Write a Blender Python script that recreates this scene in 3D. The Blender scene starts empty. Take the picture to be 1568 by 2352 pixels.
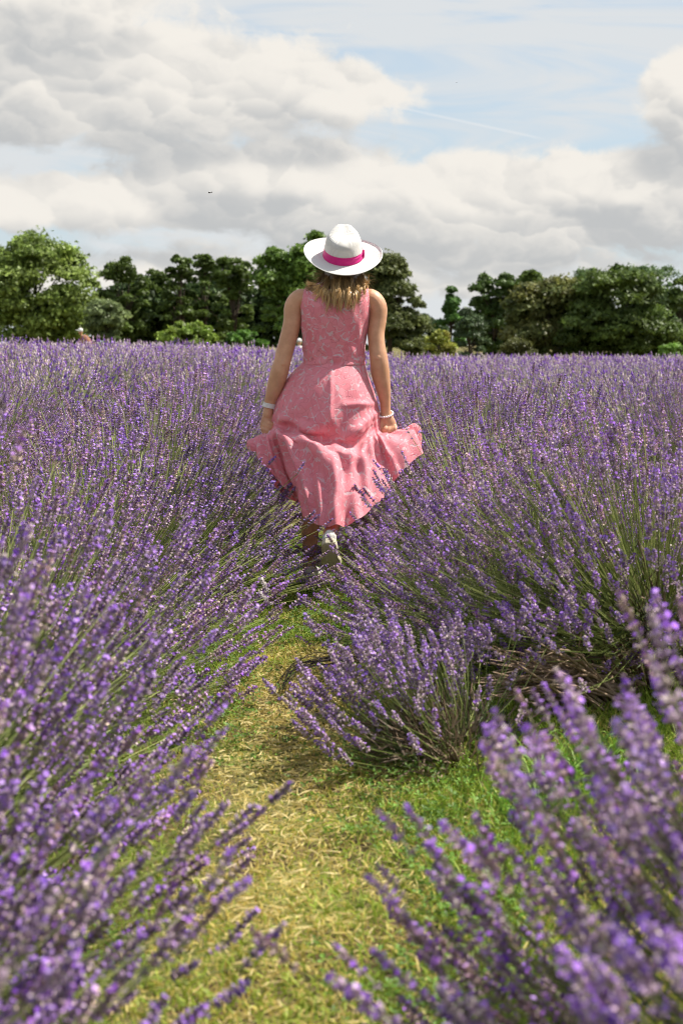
import bpy, math, random
import numpy as np
from mathutils import Vector, Matrix

R = math.radians
SC = bpy.context.scene
COL = SC.collection

# ------------------------------------------------------------------ camera
CAM_H = 1.14
PITCH = 6.74
cd = bpy.data.cameras.new('camera')
cam = bpy.data.objects.new('camera', cd)
COL.objects.link(cam)
cam.location = (0, 0, CAM_H)
cam.rotation_euler = (R(90 - PITCH), 0, 0)
cd.sensor_fit = 'VERTICAL'
cd.sensor_width = 24
cd.sensor_height = 36
cd.lens = 50
cd.clip_start = 0.05
cd.clip_end = 5000
cd.dof.use_dof = True
cd.dof.focus_distance = 6.6
cd.dof.aperture_fstop = 4.8
SC.camera = cam

# ------------------------------------------------------------------ light
SUN_EL, SUN_FWD = 54.0, 17.0          # degrees above horizon; turned this far from +X towards +Y
sv = Vector((math.cos(R(SUN_EL)) * math.cos(R(SUN_FWD)), math.cos(R(SUN_EL)) * math.sin(R(SUN_FWD)), math.sin(R(SUN_EL))))
sl = bpy.data.lights.new('sun', 'SUN')
sl.energy = 5.0
sl.angle = R(0.55)
sl.color = (1.0, 0.945, 0.855)
so = bpy.data.objects.new('sun', sl)
COL.objects.link(so)
so.rotation_euler = sv.to_track_quat('Z', 'Y').to_euler()
so.location = (20, 10, 40)

vs = SC.view_settings
vs.view_transform = 'Standard'
vs.look = 'None'
vs.exposure = 0.66
vs.gamma = 1.0
vs.use_curve_mapping = False
SC.cycles.use_denoising = True
SC.cycles.max_bounces = 5
SC.cycles.diffuse_bounces = 2
SC.cycles.filter_width = 1.2
SC.cycles.use_adaptive_sampling = True
SC.cycles.adaptive_threshold = 0.02
SC.cycles.adaptive_min_samples = 12
SC.cycles.transparent_max_bounces = 8
SC.cycles.caustics_reflective = False
SC.cycles.caustics_refractive = False


# ------------------------------------------------------------------ node helper
class NT:
    def __init__(s, tree):
        s.t = tree
        s.n = tree.nodes
        s.l = tree.links

    def node(s, typ, ins=None, **props):
        nd = s.n.new(typ)
        for k, v in props.items():
            setattr(nd, k, v)
        for k, v in (ins or {}).items():
            s.set(nd.inputs[k], v)
        return nd

    def set(s, sock, v):
        if isinstance(v, bpy.types.NodeSocket):
            s.l.new(v, sock)
        elif isinstance(v, bpy.types.Node):
            s.l.new(v.outputs[0], sock)
        else:
            sock.default_value = v

    def m(s, op, a, b=0.0, c=0.0, clamp=False):
        nd = s.n.new('ShaderNodeMath')
        nd.operation = op
        nd.use_clamp = clamp
        s.set(nd.inputs[0], a)
        s.set(nd.inputs[1], b)
        s.set(nd.inputs[2], c)
        return nd.outputs[0]

    def vm(s, op, a, b=None, scale=None):
        nd = s.n.new('ShaderNodeVectorMath')
        nd.operation = op
        s.set(nd.inputs[0], a)
        if b is not None:
            s.set(nd.inputs[1], b)
        if scale is not None:
            s.set(nd.inputs['Scale'], scale)
        return nd.outputs['Value' if op in ('LENGTH', 'DOT_PRODUCT', 'DISTANCE') else 'Vector']

    def mix(s, f, a, b, mode='MIX'):
        nd = s.n.new('ShaderNodeMix')
        nd.data_type = 'RGBA'
        nd.blend_type = mode
        s.set(nd.inputs[0], f)
        s.set(nd.inputs[6], a)
        s.set(nd.inputs[7], b)
        return nd.outputs[2]

    def smooth(s, x, lo, hi, a=0.0, b=1.0):
        nd = s.n.new('ShaderNodeMapRange')
        nd.interpolation_type = 'SMOOTHSTEP'
        s.set(nd.inputs[0], x)
        for i, v in ((1, lo), (2, hi), (3, a), (4, b)):
            s.set(nd.inputs[i], v)
        return nd.outputs[0]

    def noise(s, vec, scale, detail=4.0, rough=0.55, dist=0.0, out='Fac'):
        nd = s.node('ShaderNodeTexNoise', {'Vector': vec, 'Scale': scale, 'Detail': detail, 'Roughness': rough, 'Distortion': dist})
        return nd.outputs[out]

    def xyz(s, x, y, z=0.0):
        nd = s.n.new('ShaderNodeCombineXYZ')
        for i, v in enumerate((x, y, z)):
            s.set(nd.inputs[i], v)
        return nd.outputs[0]


def rgba(c):
    return (c[0], c[1], c[2], 1.0)


# ------------------------------------------------------------------ world: Nishita sky behind cumulus and thin high cloud
FPX = 3267.0


def build_world():
    w = bpy.data.worlds.new('World')
    SC.world = w
    w.use_nodes = True
    w.node_tree.nodes.clear()
    w.cycles.sampling_method = 'MANUAL'
    w.cycles.sample_map_resolution = 512
    # where the large cloud bodies stand, as a function of (azimuth, elevation) in radians
    g = bpy.data.node_groups.new('cloud_bodies', 'ShaderNodeTree')
    g.interface.new_socket('Azimuth', in_out='INPUT', socket_type='NodeSocketFloat')
    g.interface.new_socket('Elevation', in_out='INPUT', socket_type='NodeSocketFloat')
    g.interface.new_socket('Body', in_out='OUTPUT', socket_type='NodeSocketFloat')
    G = NT(g)
    gi = G.node('NodeGroupInput')
    go = G.node('NodeGroupOutput')
    az, el = gi.outputs[0], gi.outputs[1]
    # centre azimuth/elevation, radii, weight
    blobs = [(-.165, .172, .20, .046, .95), (-.20, .236, .095, .024, .95), (.075, .096, .215, .036, 1.0), (.22, .100, .085, .028, .9),
             (-.19, .096, .12, .022, .75), (.238, .163, .040, .034, 1.1), (0.0, .048, .70, .020, .52), (-.02, .170, .085, .020, .6),
             (.19, .245, .045, .008, .6), (-.06, .118, .07, .02, .5)]
    d = -.34
    for (a0, e0, ra, re, wt) in blobs:
        v = G.xyz(G.m('MULTIPLY_ADD', az, 1 / ra, -a0 / ra), G.m('MULTIPLY_ADD', el, 1 / re, -e0 / re))
        q = G.vm('LENGTH', v)
        d = G.m('MULTIPLY_ADD', G.smooth(q, 1.45, .25), wt, d)
    # outside the named clouds broken cover goes on
    d = G.m('MULTIPLY_ADD', G.m('MAXIMUM', G.smooth(G.m('ABSOLUTE', az), .27, .42), G.smooth(el, .26, .36)), .26, d)
    G.set(go.inputs[0], d)

    N = NT(w.node_tree)
    out = N.node('ShaderNodeOutputWorld')
    bg = N.node('ShaderNodeBackground', {'Strength': 0.1})
    N.l.new(bg.outputs[0], out.inputs[0])
    sky = N.node('ShaderNodeTexSky', sky_type='NISHITA', sun_disc=False)
    sky.sun_elevation = R(SUN_EL)
    sky.sun_rotation = R(90 - SUN_FWD)
    sky.altitude = 60
    sky.air_density = 1.0
    sky.dust_density = 1.2
    sky.ozone_density = 1.0
    dirv = N.node('ShaderNodeTexCoord').outputs['Generated']
    sx = N.node('ShaderNodeSeparateXYZ', {0: dirv})
    az = N.m('ARCTAN2', sx.outputs[0], sx.outputs[1])
    el = N.m('ARCSINE', sx.outputs[2])

    def body(a, e):
        gn = N.node('ShaderNodeGroup')
        gn.node_tree = g
        N.set(gn.inputs[0], a)
        N.set(gn.inputs[1], e)
        return gn.outputs[0]

    def noise2(vec, scale, detail, rough, out='Fac'):
        return N.node('ShaderNodeTexNoise', {'Vector': vec, 'Scale': scale, 'Detail': detail, 'Roughness': rough}, noise_dimensions='2D').outputs[out]

    def puffs(vec, scale):
        v = N.node('ShaderNodeTexVoronoi', {'Vector': vec, 'Scale': scale, 'Smoothness': .55}, voronoi_dimensions='2D', feature='SMOOTH_F1')
        rel = N.vm('SUBTRACT', vec, v.outputs['Position'])
        return v.outputs['Distance'], N.m('MULTIPLY', N.vm('DOT_PRODUCT', rel, (.45, .9, 0.0)), scale)
    p = N.xyz(N.m('ADD', az, 5.3), N.m('MULTIPLY_ADD', el, 1.5, 2.1))
    wv = noise2(p, 13.0, 4.0, .6, 'Color')
    pw = N.vm('ADD', p, N.vm('SCALE', N.vm('SUBTRACT', wv, (.5, .5, .5)), scale=.055))
    fine = noise2(pw, 19.0, 8.0, .66)
    f1, s1 = puffs(pw, 17.0)
    f2, s2 = puffs(pw, 41.0)
    n = N.m('MULTIPLY_ADD', N.m('SUBTRACT', fine, .5), .95, N.m('MULTIPLY_ADD', f1, -.42, .20))
    n = N.m('MULTIPLY_ADD', f2, -.22, N.m('ADD', n, .09))
    d0 = N.m('ADD', body(az, el), n)
    above = N.m('MULTIPLY_ADD', n, .55, body(N.m('ADD', az, .012), N.m('ADD', el, .030)))
    alpha = N.smooth(d0, -.10, .26)
    thick = N.smooth(above, -.10, .75)
    bri = N.m('MULTIPLY_ADD', N.smooth(s1, -.55, .6), .30, N.m('MULTIPLY', N.smooth(s2, -.5, .5), .18))
    bri = N.m('MULTIPLY_ADD', N.m('SUBTRACT', 1.0, thick), .52, bri)
    bri = N.m('MULTIPLY_ADD', N.m('SUBTRACT', fine, .5), .62, bri)
    cc = N.mix(N.smooth(bri, .06, .82), rgba((3.45, 3.52, 3.56)), rgba((5.75, 5.5, 5.1)))
    # thin high cloud
    pc = N.xyz(N.m('MULTIPLY_ADD', az, 4.0, N.m('MULTIPLY', el, 6.0)), N.m('MULTIPLY_ADD', el, 24.0, 4.2))
    ci = N.node('ShaderNodeTexNoise', {'Vector': pc, 'Scale': 1.15, 'Detail': 5.0, 'Roughness': .58, 'Distortion': .5}, noise_dimensions='2D').outputs['Fac']
    cirr = N.smooth(ci, .28, .56, 0.25, .95)
    cirr = N.m('MULTIPLY', cirr, N.smooth(el, .26, .60, 1.0, .28))
    blue = N.mix(N.smooth(el, .0, .5, .7, .15), sky.outputs[0], rgba((3.15, 4.15, 4.85)))
    base = N.mix(cirr, blue, rgba((4.7, 4.85, 4.95)))

    # a contrail: a thin line on a great circle
    def dv(u, v):
        a, e = (u - 784) / FPX, (790 - v) / FPX
        return Vector((math.sin(a) * math.cos(e), math.cos(a) * math.cos(e), math.sin(e)))
    A, B = dv(860, 258), dv(1240, 342)
    nrm = A.cross(B).normalized()
    mid = (A + B).normalized()
    off = N.m('ABSOLUTE', N.vm('DOT_PRODUCT', dirv, tuple(nrm)))
    near = N.smooth(N.vm('DOT_PRODUCT', dirv, tuple(mid)), math.cos(.062), math.cos(.045))
    ln = N.m('MULTIPLY', N.smooth(off, .0012, .0003), N.m('MULTIPLY', near, .35))
    base = N.mix(ln, base, rgba((5.6, 5.6, 5.6)))
    final = N.mix(alpha, base, cc)
    final = N.mix(N.smooth(el, -.01, -.03), final, rgba((1.2, 1.3, .8)))
    N.l.new(final, bg.inputs[0])


build_world()


# ------------------------------------------------------------------ geometry helpers
def ray(u, v):
    """direction of a picture point given on a 1568 x 2352 grid"""
    x = (u - 784) / FPX
    yv = (1176 - v) / FPX
    c, s = math.cos(R(PITCH)), math.sin(R(PITCH))
    return np.array((x, c + yv * s, -s + yv * c))


def P(u, v, Y):
    d = ray(u, v)
    return np.array((0, 0, CAM_H)) + d * (Y / d[1])


def terrain(x, y):
    x = np.asarray(x, float)
    y = np.asarray(y, float)
    def ss(t):
        t = np.clip(t, 0, 1)
        return t * t * (3 - 2 * t)
    rise = 0.20 * ss((y - 9) / 14) * ss((1.0 - x) / 6)
    rise = rise - 0.13 * ss((y - 6.5) / 7) * ss((x + .3) / 2.5)
    return rise - 0.25 * ss((y - 36) / 30) + 0.012 * np.sin(x * 2.1 + y * .7) * np.sin(y * 1.3 - x * .4) * ss((y - .5) / 2)


def mesh(name, V, faces, cols=None, uv=None, smooth=False):
    """faces: list of int arrays, each (n,3) or (n,4)"""
    V = np.ascontiguousarray(V, np.float32)
    me = bpy.data.meshes.new(name)
    faces = [np.asarray(f, np.int32) for f in faces if len(f)]
    me.vertices.add(len(V))
    me.vertices.foreach_set('co', V.ravel())
    loops = np.concatenate([f.ravel() for f in faces])
    tot = np.concatenate([np.full(len(f), f.shape[1], np.int32) for f in faces])
    start = np.concatenate([[0], np.cumsum(tot)[:-1]]).astype(np.int32)
    me.loops.add(len(loops))
    me.loops.foreach_set('vertex_index', loops)
    me.polygons.add(len(tot))
    me.polygons.foreach_set('loop_start', start)
    me.update(calc_edges=True)
    if smooth:
        me.polygons.foreach_set('use_smooth', np.ones(len(tot), bool))
    else:
        me.polygons.foreach_set('use_smooth', np.zeros(len(tot), bool))
    if cols is not None:
        at = me.color_attributes.new('Col', 'FLOAT_COLOR', 'POINT')
        c4 = np.ones((len(V), 4), np.float32)
        c4[:, :3] = cols
        at.data.foreach_set('color', c4.ravel())
    if uv is not None:
        ul = me.uv_layers.new(name='UVMap')
        ul.data.foreach_set('uv', np.ascontiguousarray(uv, np.float32)[loops].ravel())
    return me


def obj(name, me, mat=None, parent=None, loc=None, rot=None, scale=None):
    o = bpy.data.objects.new(name, me)
    COL.objects.link(o)
    if mat is not None and me is not None and not me.materials:
        me.materials.append(mat)
    if parent is not None:
        o.parent = parent
    if loc is not None:
        o.location = loc
    if rot is not None:
        o.rotation_euler = rot
    if scale is not None:
        o.scale = scale
    return o


def tag(o, label=None, cat=None, group=None, kind=None):
    for k, v in (('label', label), ('category', cat), ('group', group), ('kind', kind)):
        if v:
            o[k] = v
    return o


def empty(name, loc, label, cat, group=None):
    o = bpy.data.objects.new(name, None)
    o.empty_display_size = .1
    COL.objects.link(o)
    o.location = loc
    return tag(o, label, cat, group)


class MB:
    """collects verts / faces / colours"""
    def __init__(s):
        s.V, s.T, s.Q, s.C, s.n = [], [], [], [], 0

    def add(s, V, T=None, Q=None, C=None):
        V = np.asarray(V, float)
        s.V.append(V)
        if T is not None and len(T):
            s.T.append(np.asarray(T) + s.n)
        if Q is not None and len(Q):
            s.Q.append(np.asarray(Q) + s.n)
        c = np.empty((len(V), 3))
        c[:] = (1, 1, 1) if C is None else C
        s.C.append(c)
        s.n += len(V)

    def mesh(s, name, smooth=False, cols=True):
        f = []
        if s.T:
            f.append(np.concatenate(s.T))
        if s.Q:
            f.append(np.concatenate(s.Q))
        return mesh(name, np.concatenate(s.V), f, np.concatenate(s.C) if cols else None, smooth=smooth)


def crom(pts, n, closed=False):
    """Catmull-Rom through pts (k,d), n samples"""
    p = np.asarray(pts, float)
    k = len(p)
    if closed:
        t = np.linspace(0, k, n, endpoint=False)
        i = np.floor(t).astype(int)
        f = (t - i)[:, None]
        g = lambda j: p[(i + j) % k]
    else:
        t = np.linspace(0, k - 1, n)
        i = np.minimum(np.floor(t).astype(int), k - 2)
        f = (t - i)[:, None]
        pe = np.concatenate([[2 * p[0] - p[1]], p, [2 * p[-1] - p[-2]]])
        g = lambda j: pe[i + j + 1]
    a, b, c, d = g(-1), g(0), g(1), g(2)
    return .5 * ((2 * b) + (c - a) * f + (2 * a - 5 * b + 4 * c - d) * f ** 2 + (3 * b - a - 3 * c + d) * f ** 3)


def tube(pts, rad, ns=8, cap=True, flat=1.0, side=(0, 1, 0)):
    """closed tube through pts with radii; flat scales the axis along 'side'"""
    p = np.asarray(pts, float)
    rad = np.asarray(rad, float)
    t = np.gradient(p, axis=0)
    t /= np.linalg.norm(t, axis=1)[:, None] + 1e-12
    s0 = np.asarray(side, float)
    a = s0 - (t @ s0)[:, None] * t
    bad = np.linalg.norm(a, axis=1) < .05
    if bad.any():
        alt = np.array((1., 0.1, 0.05))
        a[bad] = (alt - (t @ alt)[:, None] * t)[bad]
    a /= np.linalg.norm(a, axis=1)[:, None]
    b = np.cross(t, a)
    if cap:
        # rounded ends
        P2, A2, B2, R2 = [], [], [], []
        for e in (0, -1):
            sg = -1 if e == 0 else 1
            for ang in ((80, 50, 25) if e == 0 else (25, 50, 80)):
                P2.append(p[e] + sg * t[e] * rad[e] * math.sin(R(ang)) * .9)
                R2.append(rad[e] * math.cos(R(ang)))
                A2.append(a[e])
                B2.append(b[e])
        p = np.concatenate([P2[:3], p, P2[3:]])
        rad = np.concatenate([R2[:3], rad, R2[3:]])
        a = np.concatenate([A2[:3], a, A2[3:]])
        b = np.concatenate([B2[:3], b, B2[3:]])
    th = np.linspace(0, 2 * math.pi, ns, endpoint=False)
    V = p[:, None] + rad[:, None, None] * (np.cos(th)[None, :, None] * a[:, None] * flat + np.sin(th)[None, :, None] * b[:, None])
    k = len(p)
    V = V.reshape(-1, 3)
    i = np.arange(k - 1)[:, None] * ns
    j = np.arange(ns)[None]
    j2 = (j + 1) % ns
    Q = np.stack([i + j, i + j2, i + ns + j2, i + ns + j], -1).reshape(-1, 4)
    T = []
    if cap:
        n = len(V)
        V = np.concatenate([V, [p[0]], [p[-1]]])
        jj = np.arange(ns)
        T = np.concatenate([np.stack([np.full(ns, n), (jj + 1) % ns, jj], -1), np.stack([np.full(ns, n + 1), (k - 1) * ns + jj, (k - 1) * ns + (jj + 1) % ns], -1)])
    return V, T, Q


def grid_faces(nr, nc, closed=False):
    i = np.arange(nr - 1)[:, None] * nc
    j = np.arange(nc if closed else nc - 1)[None]
    j2 = (j + 1) % nc
    return np.stack([i + j, i + j2, i + nc + j2, i + nc + j], -1).reshape(-1, 4)


def ball(c, r, nu=14, nv=9):
    c = np.asarray(c, float)
    r = np.broadcast_to(np.asarray(r, float), (3,))
    th = np.linspace(0, 2 * math.pi, nu, endpoint=False)
    ph = np.linspace(0, math.pi, nv)
    V = np.stack([np.sin(ph)[:, None] * np.cos(th)[None], np.sin(ph)[:, None] * np.sin(th)[None], np.cos(ph)[:, None] * np.ones(nu)[None]], -1).reshape(-1, 3)
    return V * r + c, grid_faces(nv, nu, True)


# ------------------------------------------------------------------ materials
MATS = {}


def mat(name, build):
    m = bpy.data.materials.new(name)
    m.use_nodes = True
    m.node_tree.nodes.clear()
    N = NT(m.node_tree)
    out = N.node('ShaderNodeOutputMaterial')
    sh = build(N)
    N.l.new(sh.outputs[0] if isinstance(sh, bpy.types.Node) else sh, out.inputs[0])
    MATS[name] = m
    return m


def pbr(N, color, rough=.6, spec=.3, normal=None, **kw):
    ins = {'Base Color': color, 'Roughness': rough, 'Specular IOR Level': spec}
    if normal is not None:
        ins['Normal'] = normal
    ins.update(kw)
    return N.node('ShaderNodeBsdfPrincipled', ins)


def leafy(trans=.3, rough=.55, spec=.25, var=.18, tint=(1, 1, 1), hue=0.0):
    def f(N):
        vc = N.node('ShaderNodeVertexColor', layer_name='Col').outputs[0]
        rnd = N.node('ShaderNodeObjectInfo').outputs['Random']
        val = N.m('ADD', N.m('MULTIPLY', rnd, 2 * var), 1 - var)
        hs = N.node('ShaderNodeHueSaturation', {'Hue': N.m('ADD', .5 - hue, N.m('MULTIPLY', rnd, 2 * hue)), 'Saturation': 1.0, 'Value': val, 'Fac': 1.0, 'Color': vc})
        c = hs.outputs[0]
        p = pbr(N, c, rough, spec)
        t = N.node('ShaderNodeBsdfTranslucent', {'Color': c})
        return N.node('ShaderNodeMixShader', {0: trans, 1: p.outputs[0], 2: t.outputs[0]})
    return f


M_LAV = mat('lavender_flower', leafy(.15, .7, .15, .14, hue=.012))
M_STEM = mat('lavender_stem', leafy(.15, .55, .3, .10))
M_LEAF = mat('tree_leaf', leafy(.30, .5, .3, .06))
M_GRASS = mat('grass_blade', leafy(.35, .5, .3, .0))


def f_bark(N):
    vc = N.node('ShaderNodeVertexColor', layer_name='Col').outputs[0]
    tc = N.node('ShaderNodeTexCoord').outputs['Object']
    n = N.noise(tc, 60.0, 5.0, .65)
    c = N.mix(N.smooth(n, .3, .7), N.mix(1.0, vc, rgba((.55, .5, .48)), 'MULTIPLY'), vc)
    b = N.node('ShaderNodeBump', {'Strength': .6, 'Distance': .004, 'Height': n})
    return pbr(N, c, .85, .15, b.outputs[0])


M_BARK = mat('woody_bark', f_bark)


def f_ground(N):
    tc = N.node('ShaderNodeTexCoord').outputs['Object']
    n1 = N.noise(tc, 3.0, 5.0, .6)
    n2 = N.noise(tc, 45.0, 5.0, .7)
    soil = N.mix(n2, rgba((.055, .038, .022)), rgba((.16, .115, .06)))
    turf = N.mix(n2, rgba((.09, .115, .025)), rgba((.32, .30, .10)))
    c = N.mix(N.smooth(n1, .35, .6), turf, soil)
    b = N.node('ShaderNodeBump', {'Strength': .8, 'Distance': .02, 'Height': n2})
    return pbr(N, c, .95, .1, b.outputs[0])


M_GROUND = mat('path_soil_and_turf', f_ground)


# ------------------------------------------------------------------ ground
def build_ground():
    xs = np.concatenate([[-900, -300, -90, -40], np.arange(-24, 24.01, 1.0), [40, 90, 300, 900]])
    ys = np.concatenate([[-60, -12, -3], np.arange(0, 12, .5), np.arange(12, 60, 2), [75, 100, 140, 220, 500, 1500]])
    X, Y = np.meshgrid(xs, ys)
    Z = terrain(X, Y)
    V = np.stack([X, Y, Z], -1).reshape(-1, 3)
    me = mesh('ground', V, [grid_faces(len(ys), len(xs))], smooth=True)
    tag(obj('ground', me, M_GROUND), 'soil and mown turf under the lavender rows', None, None, 'structure')


build_ground()

# ------------------------------------------------------------------ lavender
rngL = np.random.default_rng(11)
CALYX = np.array([(.60, .45, .54), (.54, .39, .53), (.70, .58, .58), (.43, .29, .45), (.50, .41, .37)])
PETAL = np.array([(.33, .15, .66), (.41, .22, .72), (.24, .09, .56), (.48, .31, .72)])


def spike_variant(rng, L, nwh, nfl=6, petal_p=.55, simple=False, fine=False):
    b = MB()
    if simple:
        for k in range(2):
            z = L * k / 2
            V, T = [], []
            for a in range(4):
                th = a * math.pi / 2 + k * .6
                V.append((math.cos(th) * .009, math.sin(th) * .009, z + L * .2))
            V += [(0, 0, z - L * .04), (0, 0, z + L * .6)]
            T = [(a, (a + 1) % 4, 5) for a in range(4)] + [((a + 1) % 4, a, 4) for a in range(4)]
            c = PETAL[rng.integers(4)] if rng.random() < .4 else CALYX[rng.integers(5)]
            b.add(V, T, C=c)
        return b
    V, T, Q = tube([(0, 0, -.014), (0, 0, L * .5), (0, 0, L)], [.0014, .0013, .0008], 3, cap=False)
    b.add(V, np.concatenate([Q[:, :3], Q[:, [0, 2, 3]]]), None, (.28, .27, .20))
    for i in range(nwh):
        f = i / (nwh - 1)
        z = L * f ** .92 + (-.012 if i == 0 and rng.random() < .5 else 0)
        r = .0095 * (.75 + .5 * math.sin(math.pi * min(1, f * .85 + .15))) * (1 if f < .85 else .7)
        for j in range(nfl):
            th = 2 * math.pi * (j + .5 * (i % 2)) / nfl + rng.normal(0, .2)
            el = R(rng.uniform(25, 60) + 22 * f)
            d = np.array((math.cos(th) * math.cos(el), math.sin(th) * math.cos(el), math.sin(el)))
            sd = np.array((-math.sin(th), math.cos(th), 0))
            up = np.cross(d, sd)
            ln = r * rng.uniform(.95, 1.35)
            base = np.array((0, 0, z))
            w = .0037 * rng.uniform(.8, 1.2)
            m = base + d * ln * .62
            V = [base, m + sd * w, m - sd * w * .5 + up * w * .87, m - sd * w * .5 - up * w * .87, base + d * ln]
            T = [(0, 2, 1), (0, 3, 2), (0, 1, 3), (4, 1, 2), (4, 2, 3), (4, 3, 1)]
            c = CALYX[rng.integers(5)] * rng.uniform(.5, 1.3)
            if fine:
                b.add(V, T, C=np.stack([c * .8, c, c, c, c * 1.1]))
            else:
                V[3] = m - up * w
                b.add([V[0], m + sd * w, m - sd * w, m + up * w * .9, V[4]], [(0, 3, 1), (0, 2, 3), (4, 1, 3), (4, 3, 2)], C=np.stack([c * .8, c, c, c, c * 1.1]))
            if rng.random() < petal_p:
                q = base + d * ln * .93
                s = .0042 * rng.uniform(.7, 1.25)
                n2 = d + rng.normal(0, .5, 3)
                n2 /= np.linalg.norm(n2)
                e1 = np.cross(n2, (0.1, .2, 1.))
                e1 /= np.linalg.norm(e1)
                e2 = np.cross(n2, e1)
                Vp = [q + e1 * s, q + e2 * s, q - e1 * s, q - e2 * s * 1.1, q + n2 * s * -.25]
                b.add(Vp[:4] if not fine else Vp, [(0, 1, 2), (0, 2, 3)] if not fine else [(4, 0, 1), (4, 1, 2), (4, 2, 3), (4, 3, 0)], C=PETAL[rng.integers(4)] * rng.uniform(.8, 1.2))
    return b


def cat(b):
    return np.concatenate(b.V), np.concatenate(b.T), np.concatenate(b.C)


SPIKES = [cat(spike_variant(rngL, rngL.uniform(.052, .082), int(rngL.integers(6, 9)), 5, rngL.choice([.2, .4, .55, .8]))) for _ in range(10)]
SPIKES_HI = [cat(spike_variant(rngL, rngL.uniform(.05, .08), int(rngL.integers(6, 9)), 6, rngL.choice([.2, .4, .6]), fine=True)) for _ in range(10)]
SPIKES_FAR = [cat(spike_variant(rngL, rngL.uniform(.06, .08), 3, simple=True)) for _ in range(6)]


def frames(D, rng):
    """rotation matrices whose z axis is D, random roll"""
    n = len(D)
    r = rng.normal(size=(n, 3))
    a = np.cross(D, r)
    a /= np.linalg.norm(a, axis=1)[:, None]
    b = np.cross(D, a)
    return np.stack([a, b, D], -1)


def scatter(variants, pos, D, rng, scale=None, tint=None):
    """place copies of small meshes: returns V, T, C"""
    n = len(pos)
    k = rng.integers(len(variants), size=n)
    M = frames(D, rng)
    sc = np.ones(n) if scale is None else scale
    Vs, Ts, Cs, off = [], [], [], 0
    for j, (v, t, c) in enumerate(variants):
        idx = np.nonzero(k == j)[0]
        if not len(idx):
            continue
        W = np.einsum('nij,vj->nvi', M[idx], v) * sc[idx, None, None] + pos[idx, None]
        Vs.append(W.reshape(-1, 3))
        Ts.append((t[None] + (np.arange(len(idx)) * len(v))[:, None, None] + off).reshape(-1, 3))
        cc = np.repeat(c[None], len(idx), 0)
        if tint is not None:
            cc = cc * tint[idx, None]
        Cs.append(cc.reshape(-1, 3))
        off += len(idx) * len(v)
    return np.concatenate(Vs), np.concatenate(Ts), np.concatenate(Cs)


def ribbons(A, B, Cc, w, rng, n=3, curl=None, cols=None):
    """flat narrow blades from A via mid to B (arrays n,3): returns V,T,C with n segments"""
    m = len(A)
    t = np.linspace(0, 1, n + 1)
    mid = Cc
    pts = ((1 - t) ** 2)[None, :, None] * A[:, None] + (2 * t * (1 - t))[None, :, None] * mid[:, None] + (t ** 2)[None, :, None] * B[:, None]
    d = B - A
    s = np.cross(d, rng.normal(size=(m, 3)))
    s /= np.linalg.norm(s, axis=1)[:, None] + 1e-9
    prof = np.array([1 - .85 * max(0, (x - .55) / .45) for x in t])
    wv = (w[:, None] * prof[None])[:, :, None] * s[:, None]
    V = np.stack([pts - wv, pts + wv], 2).reshape(m, -1, 3)
    nv = 2 * (n + 1)
    q = []
    for i in range(n):
        a = 2 * i
        q += [(a, a + 1, a + 3), (a, a + 3, a + 2)]
    q = np.array(q)
    T = (q[None] + (np.arange(m) * nv)[:, None, None]).reshape(-1, 3)
    C = np.repeat(cols, nv, 0) if cols is not None else None
    return V.reshape(-1, 3), T, C


def prisms(PT, rad, cols):
    """three-sided stems along polylines PT (n,k,3)"""
    n, k, _ = PT.shape
    d = PT[:, -1] - PT[:, 0]
    a = np.cross(d, np.array((.3, .2, 1.)))
    a /= np.linalg.norm(a, axis=1)[:, None] + 1e-9
    b = np.cross(d, a)
    b /= np.linalg.norm(b, axis=1)[:, None] + 1e-9
    th = np.array([0, 2.094, 4.189])
    off = np.cos(th)[None, :, None] * a[:, None] + np.sin(th)[None, :, None] * b[:, None]
    V = PT[:, :, None] + off[:, None] * rad[:, None, None, None]
    f = []
    for i in range(k - 1):
        for j in range(3):
            j2 = (j + 1) % 3
            f += [(i * 3 + j, i * 3 + j2, i * 3 + 3 + j2), (i * 3 + j, i * 3 + 3 + j2, i * 3 + 3 + j)]
    f = np.array(f)
    T = (f[None] + (np.arange(n) * 3 * k)[:, None, None]).reshape(-1, 3)
    return V.reshape(-1, 3), T, np.repeat(cols, 3 * k, 0)


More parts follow.
